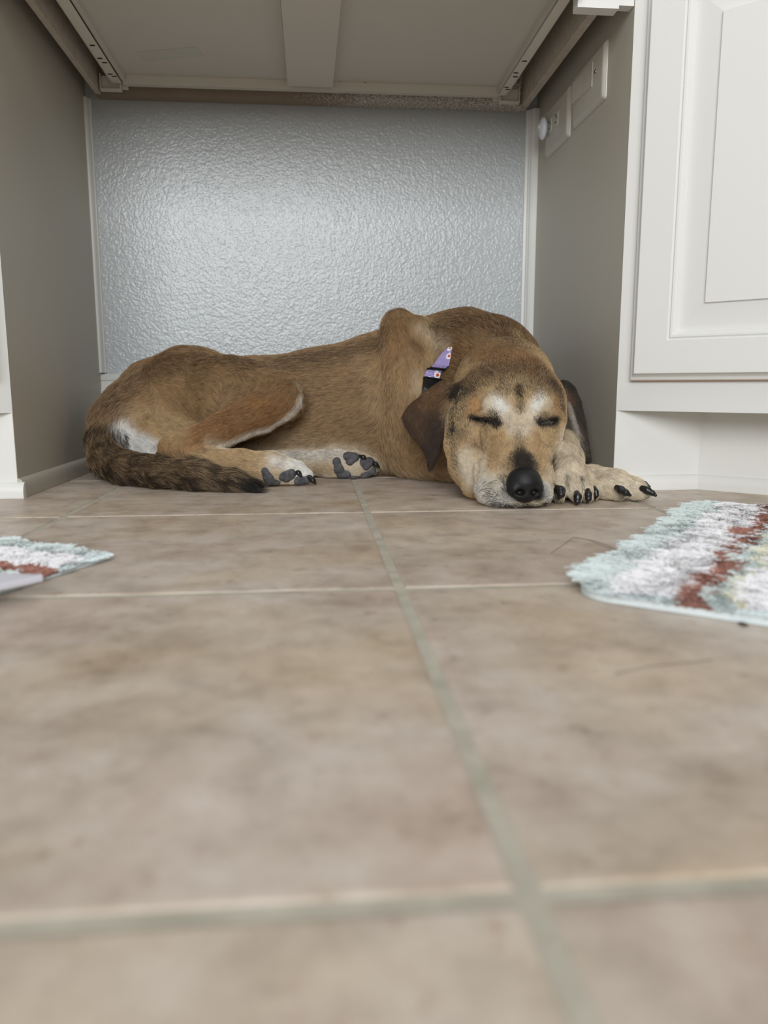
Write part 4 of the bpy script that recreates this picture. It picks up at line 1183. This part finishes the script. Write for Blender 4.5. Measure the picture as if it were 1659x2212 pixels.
# ---- fur
def grow(n_target):
    tri = np.concatenate([Fc[:, [0, 1, 2]], Fc[:, [0, 2, 3]]])
    a, b, c_ = V[tri[:, 0]], V[tri[:, 1]], V[tri[:, 2]]
    ar = 0.5 * np.linalg.norm(np.cross(b - a, c_ - a), axis=1)
    lnv = LEN[tri].mean(1); dens = np.where(lnv < 0.0085, 1.9, 1.0)
    cen = (a + b + c_) / 3; nz_ = NV[tri].mean(1)
    toward = ((CAM - cen) * nz_).sum(1) / np.linalg.norm(CAM - cen, axis=1)
    dens = dens * np.where(toward > -0.15, 1.0, 0.45)
    dens = dens * np.where((cen[:, 2] < 0.004), 0.05, 1.0)
    pr_ = ar * dens; pr_ /= pr_.sum()
    t = rng.choice(len(tri), n_target, p=pr_)
    r1, r2 = np.sqrt(rng.random(n_target)), rng.random(n_target)
    w_ = np.stack([1 - r1, r1 * (1 - r2), r1 * r2], 1)
    T3 = tri[t]
    g = lambda A: (A[T3] * (w_[:, :, None] if A.ndim == 2 else w_)).sum(1)
    p_, n_, fl, ln, cl, pep = g(V), g(NV), g(FLOW), g(LEN), g(COL), g(PEP)
    n_ /= np.linalg.norm(n_, axis=1)[:, None]
    keep = np.ones(n_target, bool)
    for q, r in bald: keep &= (np.linalg.norm(p_ - q, axis=1) > r)
    p_, n_, fl, ln, cl, pep = p_[keep], n_[keep], fl[keep], ln[keep], cl[keep], pep[keep]; n = len(p_)
    fl = fl - n_ * (fl * n_).sum(1, keepdims=True); fl /= np.linalg.norm(fl, axis=1).clip(1e-6)[:, None]
    # clumping: neighbouring hairs share a wandering direction
    cx = np.stack([vnoise(p_, 95, s_) for s_ in (41, 42, 43)], 1) - 0.5
    c2x = np.stack([vnoise(p_, 320, s_) for s_ in (44, 45, 46)], 1) - 0.5
    fl = fl + cx * 0.75 + c2x * 0.55 + rng.normal(0, 0.10, (n, 3))
    fl = fl - n_ * (fl * n_).sum(1, keepdims=True); fl /= np.linalg.norm(fl, axis=1).clip(1e-6)[:, None]
    lift = 0.30 + 0.22 * rng.random(n) + 0.25 * (vnoise(p_, 260, 47) - 0.5)
    ln = ln * (0.65 + 0.6 * rng.random(n))
    K = 5; pts = np.zeros((n, K, 3))
    for k in range(K):
        s_ = k / (K - 1)
        pts[:, k] = p_ - n_ * 0.0003 + fl * (ln * s_)[:, None] * 0.92 + n_ * (ln * lift * (s_ - 0.45 * s_ * s_))[:, None]
        pts[:, k, 2] -= ln * 0.10 * s_ * s_
    pts[:, :, 2] = np.maximum(pts[:, :, 2], 0.0008)
    # banded coat: single dark hairs, pale hairs, and locks that differ in tone
    lock = vnoise(p_ + fl * 0.004, 210, 48) * 0.6 + vnoise(p_, 480, 49) * 0.4
    cl = cl * (0.62 + 0.72 * lock)[:, None] * (0.80 + 0.40 * rng.random((n, 1)))
    r_ = rng.random(n)
    pep2 = np.clip(pep * (0.6 + 0.8 * lock[::1]), 0, 1)
    dk = r_ < pep2
    cl[dk] = lin((46, 40, 35)) * (0.6 + 0.8 * rng.random((dk.sum(), 1)))
    bodyish = (cl.sum(1) < 1.1) & (cl.sum(1) > 0.22) & ~dk
    d2 = bodyish & (r_ > 0.86); cl[d2] *= 0.42
    p2 = bodyish & (r_ > 0.72) & ~d2; cl[p2] = cl[p2] * 0.6 + lin((206, 180, 146)) * 0.4
    wd = (0.000085 + 0.00007 * (ln / 0.012).clip(0.4, 1.6))
    rad_ = wd[:, None] * np.linspace(1.0, 0.28, K)[None, :]
    f = strands('fur', pts, rad_, np.clip(cl * 1.12, 0, 1), M_fur, dog); f['kind'] = 'stuff'
    return n
grow(460000)

# whiskers
wp = []
def whisk(x, y, dx, dy, ln, out):
    p_, n_ = hit(x, y)
    if p_ is None: return
    d = RT * dx - UP * dy - FW * out; d /= np.linalg.norm(d)
    q = np.zeros((6, 3))
    for k in range(6):
        s_ = k / 5; q[k] = p_ + d * ln * s_ + np.array([0, 0, -0.25 * ln * s_ * s_])
    q[:, 2] = np.maximum(q[:, 2], 0.001); wp.append(q)
for i in range(9): whisk(rng.uniform(1035, 1085), rng.uniform(1030, 1072), -0.8 + rng.normal(0, .2), 0.3 + rng.normal(0, .3), rng.uniform(0.012, 0.028), 0.5)
for i in range(6): whisk(rng.uniform(1080, 1160), rng.uniform(1085, 1093), rng.normal(0, .5), 0.6, rng.uniform(0.006, 0.012), 0.7)
whisk(983, 985, 0.7, -0.7, 0.016, 0.5); whisk(1018, 905, -0.5, 0.5, 0.012, 0.6)
wq = np.array(wp)
strands('whiskers', wq, np.linspace(0.00028, 0.0001, 6), np.tile(lin((40, 34, 30)), (len(wq), 1)), M_fur, dog)

# a few shed hairs on the tiles
for k_, pts_ in enumerate((((1190, 1195), (1240, 1160), (1290, 1170), (1330, 1185)), ((1270, 1165), (1300, 1178), (1335, 1190)), ((1330, 1455), (1400, 1440), (1480, 1432), (1540, 1425)))):
    q = np.array([P(x, y, Z=0.0012) for x, y in pts_])
    tt = np.linspace(0, len(q) - 1, 14); ii = np.clip(tt.astype(int), 0, len(q) - 2); ff = (tt - ii)[:, None]
    q = q[ii] * (1 - ff) + q[ii + 1] * ff
    hcol = lin((70, 58, 48))
    h_ = strands('shed_hair', q[None], np.full(14, 0.00018), hcol[None], M_fur, None)
    tag(h_, ('long dark shed hair curling on the tile before the front paws', 'short shed hair crossing the longer one near the right bath mat', 'thin shed hair on the near tile below the right bath mat')[k_], 'hair')

# a dry flake on the tile next to the right bath mat
bm = bmesh.new()
fp = [P(x, y, Z=0.0014) for x, y in ((1594, 1345), (1602, 1343), (1612, 1346), (1617, 1350), (1606, 1350))]
prism(bm, [(q[0], q[1]) for q in fp], 0.0004, 0.0015)
tag(obj('dry_flake', bm, mat('dark_dry_flake', (92, 78, 66), 0.8, 0.1)), 'tiny dark dry flake on the tile below the hem of the right bath mat', 'flake')
